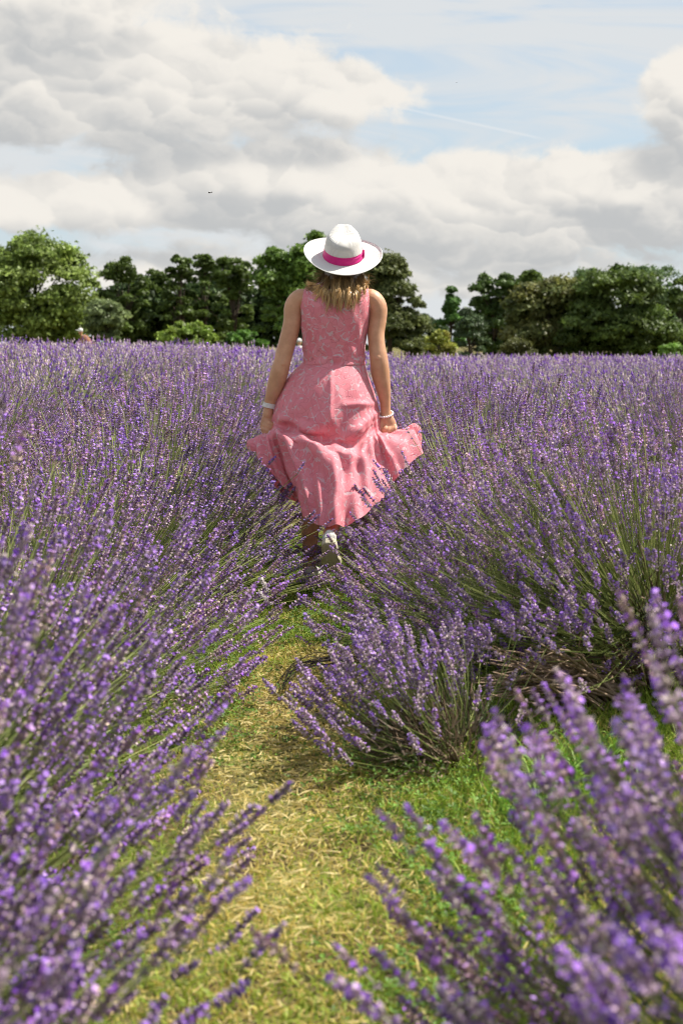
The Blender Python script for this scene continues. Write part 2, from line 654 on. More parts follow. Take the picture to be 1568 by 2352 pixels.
def bush_data(seed, nst=560, H=.86, W=.74, phi_max=84, az=None, faded=.3, leaves=1500, nbr=10, squash=1.0, woody=0.0, cut=False, big=1.0, fill=.3, lift=0.0):
    """one lavender plant about its base: dict with foliage, spikes (pos, dir, scale, tint) and branches"""
    rng = np.random.default_rng(seed)
    u = rng.random(nst)
    cmin = math.cos(R(phi_max))
    cphi = 1 - u * (1 - cmin)
    phi = np.arccos(cphi)
    th = rng.uniform(0, 2 * math.pi, nst) if az is None else rng.normal(az[0], az[1], nst)
    n = np.stack([np.sin(phi) * np.cos(th), np.sin(phi) * np.sin(th), cphi], -1)
    if cut:                                      # the side towards the path has died back
        bare = (n[:, 1] < -.2) & (n[:, 0] < .15) & (phi > R(60))
        n[bare, 1] *= -1
    # clumps: stems lean together in tufts
    ncl = 26
    cdir = n[rng.integers(nst, size=ncl)]
    near = np.argmax(n @ cdir.T, axis=1)
    n = n * .72 + cdir[near] * .28 + rng.normal(0, .05, (nst, 3))
    n /= np.linalg.norm(n, axis=1)[:, None]
    ph = np.arccos(np.clip(n[:, 2], -1, 1))
    clen = rng.normal(1, .06, ncl)[near]
    rad = 1 / np.sqrt((np.cos(ph) / H) ** 2 + (np.sin(ph) / W) ** 2) * clen * np.clip(rng.normal(.91, .11, nst), .55, 1.14)
    short = rng.random(nst) < fill
    rad[short] *= rng.uniform(.55, .92, short.sum())
    tip = n * rad[:, None]
    tip[:, 2] = np.maximum(tip[:, 2], .05 + .1 * rng.random(nst))
    base = n * (rad * rng.uniform(.22, .40, nst))[:, None]
    base[:, 2] = base[:, 2] * .75 + .03
    mid = (base + tip) / 2 + rng.normal(0, .02, (nst, 3))
    mid += n * 0 + np.stack([np.zeros(nst), np.zeros(nst), -.085 * np.sin(ph) + .02], -1)
    t = np.linspace(0, 1, 3)
    PT = ((1 - t) ** 2)[None, :, None] * base[:, None] + (2 * t * (1 - t))[None, :, None] * mid[:, None] + (t ** 2)[None, :, None] * tip[:, None]
    D = tip - mid
    D /= np.linalg.norm(D, axis=1)[:, None]
    D = D + np.array((0, 0, .34)) + rng.normal(0, .07, (nst, 3))
    D /= np.linalg.norm(D, axis=1)[:, None]
    g = rng.random(nst)[:, None]
    scol = (1 - g) * np.array((.14, .20, .045)) + g * np.array((.44, .48, .16))
    v1, t1, c1 = prisms(PT, np.full(nst, .0013), scol)
    # narrow grey-green leaves low in the plant
    m = leaves
    nl = rng.normal(size=(m, 3))
    nl[:, 2] = np.abs(nl[:, 2]) * .8
    nl /= np.linalg.norm(nl, axis=1)[:, None]
    if az is not None:
        ta = rng.normal(az[0], az[1] * 1.3, m)
        rr = np.hypot(nl[:, 0], nl[:, 1])
        nl[:, 0], nl[:, 1] = rr * np.cos(ta), rr * np.sin(ta)
    if cut:
        bare = (nl[:, 1] < -.15) & (nl[:, 0] < .35)
        nl[bare, 1] *= -1
    rl = rng.uniform(.16, .62, m) ** .8
    A = nl * np.array((W, W, H * .72)) * (rl * .85)[:, None]
    A[:, 2] += .02
    dd = nl + rng.normal(0, .45, (m, 3)) + np.array((0, 0, .25))
    dd /= np.linalg.norm(dd, axis=1)[:, None]
    ll = rng.uniform(.035, .075, m)
    B = A + dd * ll[:, None]
    g = rng.random(m)[:, None]
    lc = (1 - g) * np.array((.05, .075, .025)) + g * np.array((.15, .185, .075))
    if woody:
        dry = rng.random(m) < woody
        lc[dry] = np.array((.26, .19, .13)) * rng.uniform(.5, 1.2, dry.sum())[:, None]
    v2, t2, c2 = ribbons(A, B, (A + B) / 2 + rng.normal(0, .006, (m, 3)), rng.uniform(.0016, .0028, m), rng, 2, cols=lc)
    fol = (np.concatenate([v1, v2]), np.concatenate([t1, t2 + len(v1)]), np.concatenate([c1, c2]))
    old = rng.random(nst) < faded
    tint = np.ones((nst, 3)) * rng.uniform(.72, 1.28, nst)[:, None]
    tint[old] *= np.array((1.02, .98, .82))
    sc = rng.uniform(.8, 1.22, nst) * big
    # woody branches
    br = MB()
    for i in range(nbr):
        a = (i + rng.random()) / nbr * 2 * math.pi if az is None else rng.normal(az[0], az[1])
        e = R(rng.uniform(18, 70))
        L = rng.uniform(.22, .36) * W / .74
        d = np.array((math.cos(a) * math.cos(e), math.sin(a) * math.cos(e), math.sin(e)))
        p0 = np.array((math.cos(a) * .03, math.sin(a) * .03, -.02))
        pts = crom([p0, p0 + d * L * .35 + rng.normal(0, .012, 3), p0 + d * L * .7 + rng.normal(0, .015, 3), p0 + d * L], 7)
        V, T, Q = tube(pts, np.linspace(.010, .003, 7), 6)
        br.add(V, T, Q, np.array((.20, .145, .095)) * rng.uniform(.7, 1.2))
        for k in range(2):
            i0 = 3 + k
            d2 = d + rng.normal(0, .45, 3)
            d2 /= np.linalg.norm(d2)
            pts2 = crom([pts[i0], pts[i0] + d2 * .06 + rng.normal(0, .008, 3), pts[i0] + d2 * .13 + np.array((0, 0, .02))], 5)
            V, T, Q = tube(pts2, np.linspace(.0045, .0018, 5), 5)
            br.add(V, T, Q, np.array((.24, .175, .115)) * rng.uniform(.7, 1.2))
    if lift:                                     # an old leggy plant carries its head on bare wood
        fol[0][:, 2] += lift
        tip = tip + np.array((0, 0, lift))
        for q in br.V:
            q[:, 2] = q[:, 2] * (1 + lift * 2.2)
    return dict(fol=fol, pos=tip, D=D, sc=sc, tint=tint, br=br, rng=rng)


def bush_meshes(name, d, far=False):
    f = mesh(name + '_foliage', d['fol'][0], [d['fol'][1]], d['fol'][2])
    f.materials.append(M_STEM)
    v, t, c = scatter(SPIKES_FAR if far else SPIKES, d['pos'], d['D'], d['rng'], d['sc'], d['tint'])
    s = mesh(name + '_blossom', v, [t], c)
    s.materials.append(M_LAV)
    b = d['br'].mesh(name + '_branches', smooth=True)
    b.materials.append(M_BARK)
    return f, s, b


PROTO = [bush_meshes('lavender%d' % i, bush_data(100 + i, nst=n, H=h, W=w_, faded=fd)) for i, (n, h, w_, fd) in enumerate(
    ((1080, .90, .80, .35), (1020, .84, .78, .55), (1080, .88, .82, .25), (1000, .82, .76, .5)))]
PROTO_FAR = [bush_meshes('lavender_far%d' % i, bush_data(140 + i, nst=n, H=h, W=w_, leaves=500, nbr=5), far=True) for i, (n, h, w_) in enumerate(
    ((820, .90, .84), (800, .86, .82), (820, .92, .86)))]


def place_bush(x, y, label, group, protos=PROTO, k=None, rz=None, s=1.0, sz=None, branches=True, tilt=(0, 0)):
    k = int(rngL.integers(len(protos))) if k is None else k
    f, b, w_ = protos[k]
    e = empty('lavender_bush', (x, y, float(terrain(x, y)) - .01), label, 'lavender', group)
    e.rotation_euler = (tilt[0], tilt[1], rngL.uniform(0, 6.28) if rz is None else rz)
    e.scale = (s, s, s if sz is None else sz)
    obj('foliage', f, parent=e)
    obj('blossoms', b, parent=e)
    if branches:
        obj('branches', w_, parent=e)
    return e


SPIKE_ME = []
for _i, (_v, _t, _c) in enumerate(SPIKES_HI):
    _m = mesh('flower_spike%d' % _i, _v, [_t], _c)
    _m.materials.append(M_LAV)
    SPIKE_ME.append(_m)


def unique_bush(x, y, label, d, s=1.0, rz=0.0, group=None, each=300):
    """a close plant whose flower spikes are parts of their own"""
    e = empty('lavender_bush', (x, y, float(terrain(x, y)) - .01), label, 'lavender', group)
    e.rotation_euler = (0, 0, rz)
    e.scale = (s, s, s)
    f = mesh('near_foliage', d['fol'][0], [d['fol'][1]], d['fol'][2])
    obj('foliage', f, M_STEM, e)
    obj('branches', d['br'].mesh('near_branches', smooth=True), M_BARK, e)
    rng = d['rng']
    M = frames(d['D'], rng)
    # the spikes turned to the path and the camera are the ones that show
    w = Matrix.Rotation(rz, 3, 'Z')
    pw = np.array([tuple(w @ Vector(p)) for p in d['pos']]) + np.array((x, y, 0))
    order = np.argsort(np.linalg.norm(pw - np.array((0, .2, 1.14)), axis=1))
    for i in order[:each]:
        o = bpy.data.objects.new('flower_spike', SPIKE_ME[int(rng.integers(len(SPIKE_ME)))])
        COL.objects.link(o)
        o.parent = e
        o.matrix_local = Matrix.Translation(Vector(d['pos'][i])) @ Matrix([list(r) for r in M[i]]).to_4x4() @ Matrix.Scale(float(d['sc'][i]), 4)
    rest = order[each:]
    if len(rest):
        v, t, c = scatter(SPIKES, d['pos'][rest], d['D'][rest], rng, d['sc'][rest], d['tint'][rest])
        o = obj('blossoms', mesh('near_blossoms', v, [t], c), M_LAV, e)
        o['kind'] = 'stuff'
    return e


def twiggy(name, label, catg, strands, color, parent_loc=(0, 0, 0)):
    b = MB()
    rng = np.random.default_rng(31)
    for pts, r0, r1 in strands:
        pp = crom(pts, 10)
        pp += rng.normal(0, .0015, pp.shape)
        V, T, Q = tube(pp, np.linspace(r0, r1, 10), 6)
        b.add(V, T, Q, np.array(color) * rng.uniform(.7, 1.25))
    return tag(obj(name, b.mesh(name, smooth=True), M_BARK), label, catg)


def build_bare_branches(bush):
    rng = np.random.default_rng(18)
    q = P
    st = []
    for i in range(80):
        a = np.array(q(1400 + rng.normal(0, 26), 1615 + rng.normal(0, 22), 4.36 + rng.normal(0, .06)))
        bb = np.array(q(1085 + rng.random() * 190, 1475 + rng.random() * 130, 4.08 + rng.normal(0, .08)))
        m = (a + bb) / 2 + np.array((0, 0, .03 + rng.normal(0, .02)))
        r = rng.uniform(.0018, .0042)
        st.append(((a, m, bb), r * 1.9, r * .6))
    for (a, b_, r) in (((1395, 1660), (1345, 1535), .011), ((1375, 1700), (1310, 1555), .009), ((1420, 1640), (1385, 1520), .012)):
        p0, p1 = q(*a, 4.42), q(*b_, 4.5)
        st.append(((p0, (p0 + p1) / 2 + rng.normal(0, .01, 3), p1), r, r * .6))
    o = twiggy('bare_branches', None, None, st, (.46, .34, .24))
    o.parent = bush
    o.location = -bush.location


RX, LX, SP = .90, -1.08, 1.95


def build_lavender():
    # --- the row beside the path on the side of the woman's right hand
    unique_bush(.88, 1.64, 'big blurred lavender bush filling the bottom right corner, closest to the camera',
                bush_data(201, nst=1150, H=.77, W=.90, az=(2.8, 1.2), leaves=2600, faded=.3, big=1.12, fill=.35))
    unique_bush(.34, 3.82, 'small low lavender bush spilling onto the path with a grey twiggy base',
                bush_data(202, nst=240, H=.34, W=.50, phi_max=84, az=(2.75, .8), leaves=1800, faded=.5, woody=.75, nbr=18), each=250)
    C = bush_data(203, nst=1100, H=.72, W=.92, phi_max=88, az=(-2.2, 1.5), leaves=2600, faded=.3, woody=.4, nbr=20, fill=.35, lift=.17)
    bc = unique_bush(1.04, 4.62, 'sprawling lavender bush with bare brown woody branches exposed behind the small low one', C, each=300)
    build_bare_branches(bc)
    place_bush(.66, 4.98, 'lavender bush between the small twiggy one and the lifted shoe', None, k=1, s=.96, sz=.80)
    names = ['lavender bush whose spikes cross in front of the lifted white shoe', 'lavender bush touching the raised right side of the pink skirt',
             'lavender bush just past the right hand of the woman in pink']
    y = 5.74
    for i, nm in enumerate(names):
        place_bush((.80, .74, .76)[i], y, nm, None, k=i, s=(1.0, 1.08, 1.08)[i], sz=(.94, .97, .98)[i])
        y += .92
    yR = y
    # --- the row on the other side of the path
    unique_bush(-.93, 1.42, 'blurred lavender bush in the bottom left corner, overhanging the mown path',
                bush_data(204, nst=1050, H=.82, W=.80, phi_max=72, az=(.1, 1.25), leaves=1800, faded=.3, fill=.4))
    unique_bush(-1.0, 2.28, 'lavender bush second from the bottom left corner, with long spikes over the grass',
                bush_data(205, nst=1050, H=.86, W=.84, phi_max=76, az=(-.1, 1.25), leaves=1800, faded=.3, fill=.4))
    names = ['deep violet lavender bush across the path from the small twiggy one', 'lavender bush opposite the bare brown branches, leaning over the green path edge',
             'greyish lavender bush at the path edge before the planted left shoe', 'faded lavender bush brushing the left hem of the pink skirt',
             'lavender bush under the left hand with the white watch']
    y = 3.25
    for i, nm in enumerate(names):
        place_bush(LX + (0, -.02, .05, .12, .14)[i], y, nm, None, k=(2, 0, 3, 1, 0)[i], s=(1, 1.04, 1.10, 1.12, 1.1)[i], sz=(.96, .96, .92, .92, .92)[i])
        y += .90
    yL = y
    # --- everything that can no longer be told apart, row by row
    n = 0
    rows = []
    for k in range(-7, 8):
        x0 = RX + SP * k if k >= 0 else LX + SP * (k + 1)
        rows.append((k, x0))
    words = ['', 'second', 'third', 'fourth', 'fifth', 'sixth', 'seventh', 'eighth']
    for k, x0 in rows:
        near = k in (0, -1)
        y = yR if k == 0 else yL if k == -1 else 2.2 + rngL.uniform(0, .5)
        side = 'right' if k >= 0 else 'left'
        num = k if k >= 0 else -k - 1
        if near:
            lab = 'lavender bush further up the row beside the path, beyond the woman, %s side' % side
        else:
            lab = 'lavender bush in the %s row counted from the path on its %s side' % (words[num], side)
        grp = 'lavender bushes of the %s row %s of the path' % (words[num] or 'first', side)
        while y < 31:
            x = x0 + rngL.normal(0, .06)
            if abs(x) < .245 * y + .75:
                far = y > 13
                place_bush(x, y, lab, grp, PROTO_FAR if far else PROTO, s=rngL.uniform(.94, 1.1), branches=not far)
                n += 1
            y += .95 + rngL.uniform(-.06, .06)
    print('bushes in rows', n)
    # --- far part of the field, one mass
    rng = np.random.default_rng(77)
    m = 12000
    yy = 31 + 32 * rng.random(m) ** 1.2
    xx = (rng.random(m) * 2 - 1) * (.25 * yy + 1.5)
    fx = np.abs(((xx - RX) / SP) % 1.0 - .5) * 2            # 1 on the row axis, 0 between rows
    zz = terrain(xx, yy) + .40 + .48 * fx ** .6 * rng.normal(1, .06, m)
    D = np.stack([rng.normal(0, .25, m), rng.normal(0, .25, m), np.ones(m)], -1)
    D /= np.linalg.norm(D, axis=1)[:, None]
    v, t, c = scatter(SPIKES_FAR, np.stack([xx, yy, zz], -1), D, rng, rng.uniform(1.6, 2.4, m), np.ones((m, 3)) * rng.uniform(.8, 1.2, m)[:, None])
    tag(obj('lavender_field', mesh('lavender_field', v, [t], c), M_LAV), 'far end of the lavender field, a flat purple band before the trees', 'lavender field', None, 'stuff')
    ym = np.linspace(31, 63, 40)
    xm = np.linspace(-18, 18, 145)
    X, Y = np.meshgrid(xm, ym)
    fx = np.abs(((X - RX) / SP) % 1.0 - .5) * 2
    Z = terrain(X, Y) + .05 + .62 * fx ** .6
    cc = np.array((.10, .12, .06)) * rng.uniform(.7, 1.3, (X.size, 1))
    me = mesh('field_leaf_mass', np.stack([X, Y, Z], -1).reshape(-1, 3), [grid_faces(40, 145)], cc, smooth=True)
    tag(obj('lavender_leaves', me, M_STEM), 'grey green leaf mass under the far lavender band', 'foliage', None, 'stuff')


build_lavender()


# ------------------------------------------------------------------ grass path
def vnoise(x, y, s, seed):
    """cheap smooth value noise"""
    rng = np.random.default_rng(seed)
    tab = rng.random((64, 64))
    fx, fy = x * s, y * s
    ix, iy = np.floor(fx).astype(int), np.floor(fy).astype(int)
    a, b = fx - ix, fy - iy
    a, b = a * a * (3 - 2 * a), b * b * (3 - 2 * b)
    g = lambda i, j: tab[(ix + i) % 64, (iy + j) % 64]
    return (g(0, 0) * (1 - a) + g(1, 0) * a) * (1 - b) + (g(0, 1) * (1 - a) + g(1, 1) * a) * b


PX = -.12                                        # path axis


def build_grass():
    rng = np.random.default_rng(5)

    def dry(x, y):
        c = np.exp(-((x - PX - .02 * np.sin(y * 1.4)) / .24) ** 2)
        nz = vnoise(x, y, 5.0, 1) * .6 + vnoise(x, y, 14.0, 2) * .4
        far = np.clip((5.6 - y) / .8, 0, 1)          # greener again near the woman
        near = np.clip((y - 2.2) / 1.2, .45, 1)
        side = .38 * np.clip((x - .25) / .2, 0, 1) * np.clip((3.4 - y) / .6, 0, 1)
        return np.clip(np.maximum(c * 1.15 * near * far, side) + (nz - .5) * 1.3, 0, 1)
    # short blades
    n = 80000
    y = 1.3 + 7.2 * rng.random(n) ** 1.35
    x = PX + rng.normal(0, .42, n)
    k = np.abs(x - PX) < 1.15
    x, y = np.concatenate([x[k], rng.uniform(.15, 1.7, 24000)]), np.concatenate([y[k], rng.uniform(1.9, 4.5, 24000)])
    n = len(x)
    A = np.stack([x, y, terrain(x, y) - .002], -1)
    dr = dry(x, y)
    h = rng.uniform(.012, .030, n) * (1 + .9 * np.clip((np.abs(x - PX) - .3) / .4, 0, 1)) * (1.05 - .45 * dr)
    ln = np.stack([rng.normal(0, .55, n), rng.normal(0, .55, n), np.full(n, .8)], -1)
    lay = rng.random(n) < .35 + .35 * dr
    ln[lay, 2] = .22
    ln /= np.linalg.norm(ln, axis=1)[:, None]
    B = A + ln * h[:, None] * 1.6
    mid = (A + B) / 2 + np.array((0, 0, .006)) + rng.normal(0, .003, (n, 3))
    isdry = rng.random(n) < dr * .78
    g = rng.random(n)[:, None]
    col = (1 - g) * np.array((.17, .29, .03)) + g * np.array((.42, .52, .08))
    yel = (1 - g) * np.array((.58, .46, .10)) + g * np.array((.84, .70, .26))
    col = np.where(isdry[:, None], yel, col * (1 - .5 * dr[:, None]) + .5 * dr[:, None] * np.array((.50, .54, .08)))
    V, T, C = ribbons(A, B, mid, rng.uniform(.0011, .0022, n), rng, 2, cols=col)
    tag(obj('grass', mesh('grass', V, [T], C), M_GRASS), 'short mown grass of the path, green at the edges and yellowed along the middle', 'grass', None, 'stuff')
    # loose cut straw lying on it
    n = 26000
    y = 1.3 + 5.2 * rng.random(n) ** 1.2
    x = np.where(rng.random(n) < .25, rng.uniform(.1, 1.2, n), PX + rng.normal(0, .30, n))
    k = rng.random(n) < dry(x, y) * 1.0 + .05
    x, y = x[k], y[k]
    n = len(x)
    a = rng.uniform(0, 6.28, n)
    L = rng.uniform(.015, .05, n)
    A = np.stack([x, y, terrain(x, y) + rng.uniform(.004, .022, n)], -1)
    B = A + np.stack([np.cos(a) * L, np.sin(a) * L, rng.normal(0, .006, n)], -1)
    g = rng.random(n)[:, None]
    col = (1 - g) * np.array((.56, .42, .12)) + g * np.array((.86, .72, .36))
    V, T, C = ribbons(A, B, (A + B) / 2 + np.stack([rng.normal(0, .004, n), rng.normal(0, .004, n), rng.uniform(0, .006, n)], -1), rng.uniform(.0008, .0016, n), rng, 2, cols=col)
    tag(obj('straw', mesh('straw', V, [T], C), M_GRASS), 'dry straw clippings scattered along the middle of the path', 'straw', None, 'stuff')
    # clover and other small round leaves along the edges
    n = 11000
    y = 1.4 + 6.8 * rng.random(n) ** 1.1
    x = PX + np.where(rng.random(n) < .5, -1, 1) * np.abs(rng.normal(.36, .16, n))
    x = np.where((y > 5.3) & (rng.random(n) < .6), PX + rng.normal(0, .25, n), x)
    k = vnoise(x, y, 4.0, 9) > .42
    x, y = x[k], y[k]
    n = len(x)
    pos = np.stack([x, y, terrain(x, y) + rng.uniform(.012, .045, n)], -1)
    D = np.stack([rng.normal(0, .35, n), rng.normal(0, .35, n), np.ones(n)], -1)
    D /= np.linalg.norm(D, axis=1)[:, None]
    lv = []
    for k in range(3):
        th = np.array((0, 1.2, 2.6, 3.7, 5.0)) + k
        v = [(0, 0, -.002)]
        for j in range(3):
            c0 = j * 2.094
            for o, r in ((-.5, .7), (-.18, 1.0), (.18, 1.0), (.5, .7)):
                v.append((math.cos(c0 + o) * r * .011, math.sin(c0 + o) * r * .011, .002))
        t = []
        for j in range(3):
            b0 = 1 + 4 * j
            t += [(0, b0, b0 + 1), (0, b0 + 1, b0 + 2), (0, b0 + 2, b0 + 3)]
        c = np.array((.13, .235, .035)) * (.75 + .3 * k)
        lv.append((np.array(v), np.array(t), np.repeat(c[None], len(v), 0)))
    V, T, C = scatter(lv, pos, D, rng, rng.uniform(.6, 1.5, n), np.ones((n, 3)) * rng.uniform(.7, 1.3, n)[:, None])
    tag(obj('clover_leaves', mesh('clover', V, [T], C), M_GRASS), 'small round clover leaves at the shaded edges of the path', 'clover', None, 'stuff')
    # taller tufts
    for (x0, y0, nb, hh, lab) in ((.52, 3.42, 130, .17, 'bright green tuft of tall grass beside the twiggy bush base'),
                                  (.66, 3.62, 90, .15, 'second green grass tuft, under the bare woody branches'),
                                  (.44, 3.30, 80, .11, 'low green grass tuft on the sunlit path edge')):
        a = rng.uniform(0, 6.28, nb)
        A = np.stack([x0 + rng.normal(0, .05, nb), y0 + rng.normal(0, .05, nb), np.zeros(nb)], -1)
        L = hh * rng.uniform(.6, 1.3, nb)
        B = A + np.stack([np.cos(a) * L * .55, np.sin(a) * L * .55, L * rng.uniform(.35, .8, nb)], -1)
        mid = A + np.stack([np.cos(a) * L * .15, np.sin(a) * L * .15, L * .75], -1)
        g = rng.random(nb)[:, None]
        col = (1 - g) * np.array((.13, .30, .03)) + g * np.array((.30, .46, .08))
        V, T, C = ribbons(A, B, mid, rng.uniform(.0018, .0032, nb), rng, 5, cols=col)
        V[:, 2] += float(terrain(x0, y0))
        tag(obj('grass_tuft', mesh('grass_tuft', V, [T], C), M_GRASS), lab, 'grass tuft')


build_grass()


def build_debris():
    rng = np.random.default_rng(8)
    # dark withered sprig arching over the path
    root = np.array((-.02, 4.62, .10))
    st = [((root + (0.005, 0, -.10), root + (.0, 0, -.03), root), .004, .003)]
    for i in range(16):
        e = np.array((-.20 + rng.normal(0, .02), 4.45 + rng.normal(0, .03), .012 + rng.random() * .02))
        m = np.array((-.10 + rng.normal(0, .015), 4.56 + rng.normal(0, .03), .115 + rng.normal(0, .02)))
        st.append(((root + rng.normal(0, .008, 3), m, (m + e) / 2 + (-.02, 0, .02), e), .0018, .0009))
    for i in range(9):
        d = np.array((rng.uniform(.02, .13), rng.normal(0, .05), rng.normal(.01, .03)))
        st.append(((root, root + d * .5 + rng.normal(0, .008, 3), root + d), .0022, .0012))
    twiggy('withered_sprig', 'dark withered lavender sprig arching over the yellow path', 'sprig', st, (.045, .035, .035))
    # cut flower heads lying or hanging over the path
    for (u, v, Y, ang, lab) in ((620, 1385, 4.9, .6, 'grey dried lavender head hanging above the path by the green edge'), (612, 1352, 5.0, .9, 'smaller grey dried lavender head above the clover')):
        p = P(u, v, Y)
        vv, tt, cc = SPIKES[3]
        c = cc.mean(1, keepdims=True) * np.array((1.5, 1.35, 1.3))
        o = obj('dried_flower_head', mesh('dried_head', vv, [tt], c), M_LAV, None, tuple(p), (R(20), R(-52), ang))
        tag(o, lab, 'flower head')
    # pale broken branch on the grass
    q = lambda u, v, Y: P(u, v, Y)
    st = [((q(1115, 1725, 4.0), q(1165, 1695, 4.06), q(1215, 1690, 4.1), q(1262, 1682, 4.12)), .006, .009),
          ((q(1262, 1682, 4.12), q(1300, 1692, 4.1), q(1340, 1712, 4.05), q(1375, 1738, 4.0)), .009, .006),
          ((q(1258, 1684, 4.12), q(1235, 1668, 4.13), q(1212, 1655, 4.14)), .005, .003),
          ((q(1215, 1690, 4.1), q(1240, 1700, 4.08), q(1255, 1710, 4.05)), .004, .002)]
    twiggy('broken_branch', 'pale broken lavender branch lying forked on the green grass', 'branch', st, (.42, .31, .19))


build_debris()


# ------------------------------------------------------------------ trees along the field edge
def build_tree(name, label, u, v_top, half, Y, col, seed, v_low=None, lean=0.0, clumps=60, leaves=130, leaf=.17, col2=None, lobes=None, catg='tree', group='trees behind the lavender field', open_=.0):
    """u, half: middle and half width in the picture; the crown is built round at depth Y"""
    rng = np.random.default_rng(seed)
    x0 = P(u, v_top, Y)[0]
    zg = float(terrain(x0, Y))
    top = P(u, v_top, Y)[2]
    hw = half / FPX * Y
    low = P(u, v_low, Y)[2] if v_low else zg + .02 * (top - zg)
    H = top - zg
    e = empty(name, (x0, Y, zg), label, catg, group)
    if lobes is None:
        lobes = [(0, 0, 1.0, 1.0)]
    cen, rad = [], []
    for i in range(clumps):
        lx, lz, ls, lh = lobes[i % len(lobes)]
        while True:
            p = rng.uniform(-1, 1, 3)
            r = np.linalg.norm(p)
            if .35 < r < 1:
                break
        p = p / r * (r ** .55)
        zc = (low + top) / 2 - zg
        zh = (top - low) / 2
        rr = rng.uniform(.11, .38) * min(hw, zh) * (1.0 if len(lobes) == 1 else .85)
        wz = math.sqrt(max(.25, 1 - max(0, p[2]) ** 2 * .5))
        c = np.array((lx * hw + p[0] * (hw * ls - rr * .6) * wz, p[1] * (hw * ls * .8) * wz, zc + lz * zh + p[2] * (zh * lh - rr * .75)))
        c[0] += lean * (c[2] / H) * hw
        cen.append(c)
        rad.append(rr)
    cen, rad = np.array(cen), np.array(rad)
    # leaves: small folded faces through each clump
    leaves = int(leaves * 2.0)
    n = clumps * leaves
    k = np.repeat(np.arange(clumps), leaves)
    d = rng.normal(size=(n, 3))
    d /= np.linalg.norm(d, axis=1)[:, None]
    d[:, 2] = np.where(d[:, 2] < -.3, -d[:, 2] * .6, d[:, 2])
    rr = rad[k] * (rng.random(n) ** .42) * rng.choice([1.0, 1.0, 1.0, 1.22], n)
    pos = cen[k] + d * rr[:, None] * np.array((1.1, 1.1, .78))
    pos[:, 2] = np.maximum(pos[:, 2], .1)
    nrm = d * .55 + rng.normal(0, .6, (n, 3)) + np.array((0, 0, .45))
    nrm /= np.linalg.norm(nrm, axis=1)[:, None]
    M = frames(nrm, rng)
    s = leaf * 1.25 * rng.uniform(.6, 1.35, n)
    q = np.array(((-.55, -.28, .05), (.62, -.1, -.05), (-.12, .52, .05)))
    V = (np.einsum('nij,vj->nvi', M, q) * s[:, None, None] + pos[:, None]).reshape(-1, 3)
    T = np.arange(n * 3).reshape(-1, 3)
    ck = rng.uniform(.72, 1.28, clumps)[k] * rng.uniform(.6, 1.4, n)
    ck = ck * 1.85
    C = np.array(col)[None] * ck[:, None]
    if col2 is not None:
        w = (rng.random(clumps)[k] * .6 + rng.random(n) * .4)[:, None]
        C = (np.array(col) * (1 - w) + np.array(col2) * w) * ck[:, None]
    obj('crown', mesh(name + '_crown', V, [T], np.repeat(C, 3, 0)), M_LEAF, e)
    # trunk and limbs
    b = MB()
    tr = max(.06, H * .022)
    zt = max(.5, (low - zg) + (top - low) * .45)
    tp = crom([(0, 0, -.15), (rng.normal(0, .04) * H * .3, 0, zt * .4), (lean * hw * .4, rng.normal(0, .1), zt * .8), (lean * hw * .6, 0, zt * 1.25)], 9)
    V1, T1, Q1 = tube(tp, np.linspace(tr * 1.25, tr * .3, 9), 8)
    b.add(V1, T1, Q1, (.11, .085, .065))
    for i in rng.permutation(clumps)[:22]:
        j = int(rng.integers(3, 8))
        p0, p1 = tp[j], cen[i]
        m = (p0 + p1) / 2 + np.array((0, 0, .12 * np.linalg.norm(p1 - p0)))
        V1, T1, Q1 = tube(crom([p0, m, p1], 6), np.linspace(tr * .35, tr * .07, 6), 5)
        b.add(V1, T1, Q1, (.11, .085, .065))
    obj('trunk', b.mesh(name + '_trunk', smooth=True), M_BARK, e)
    return e


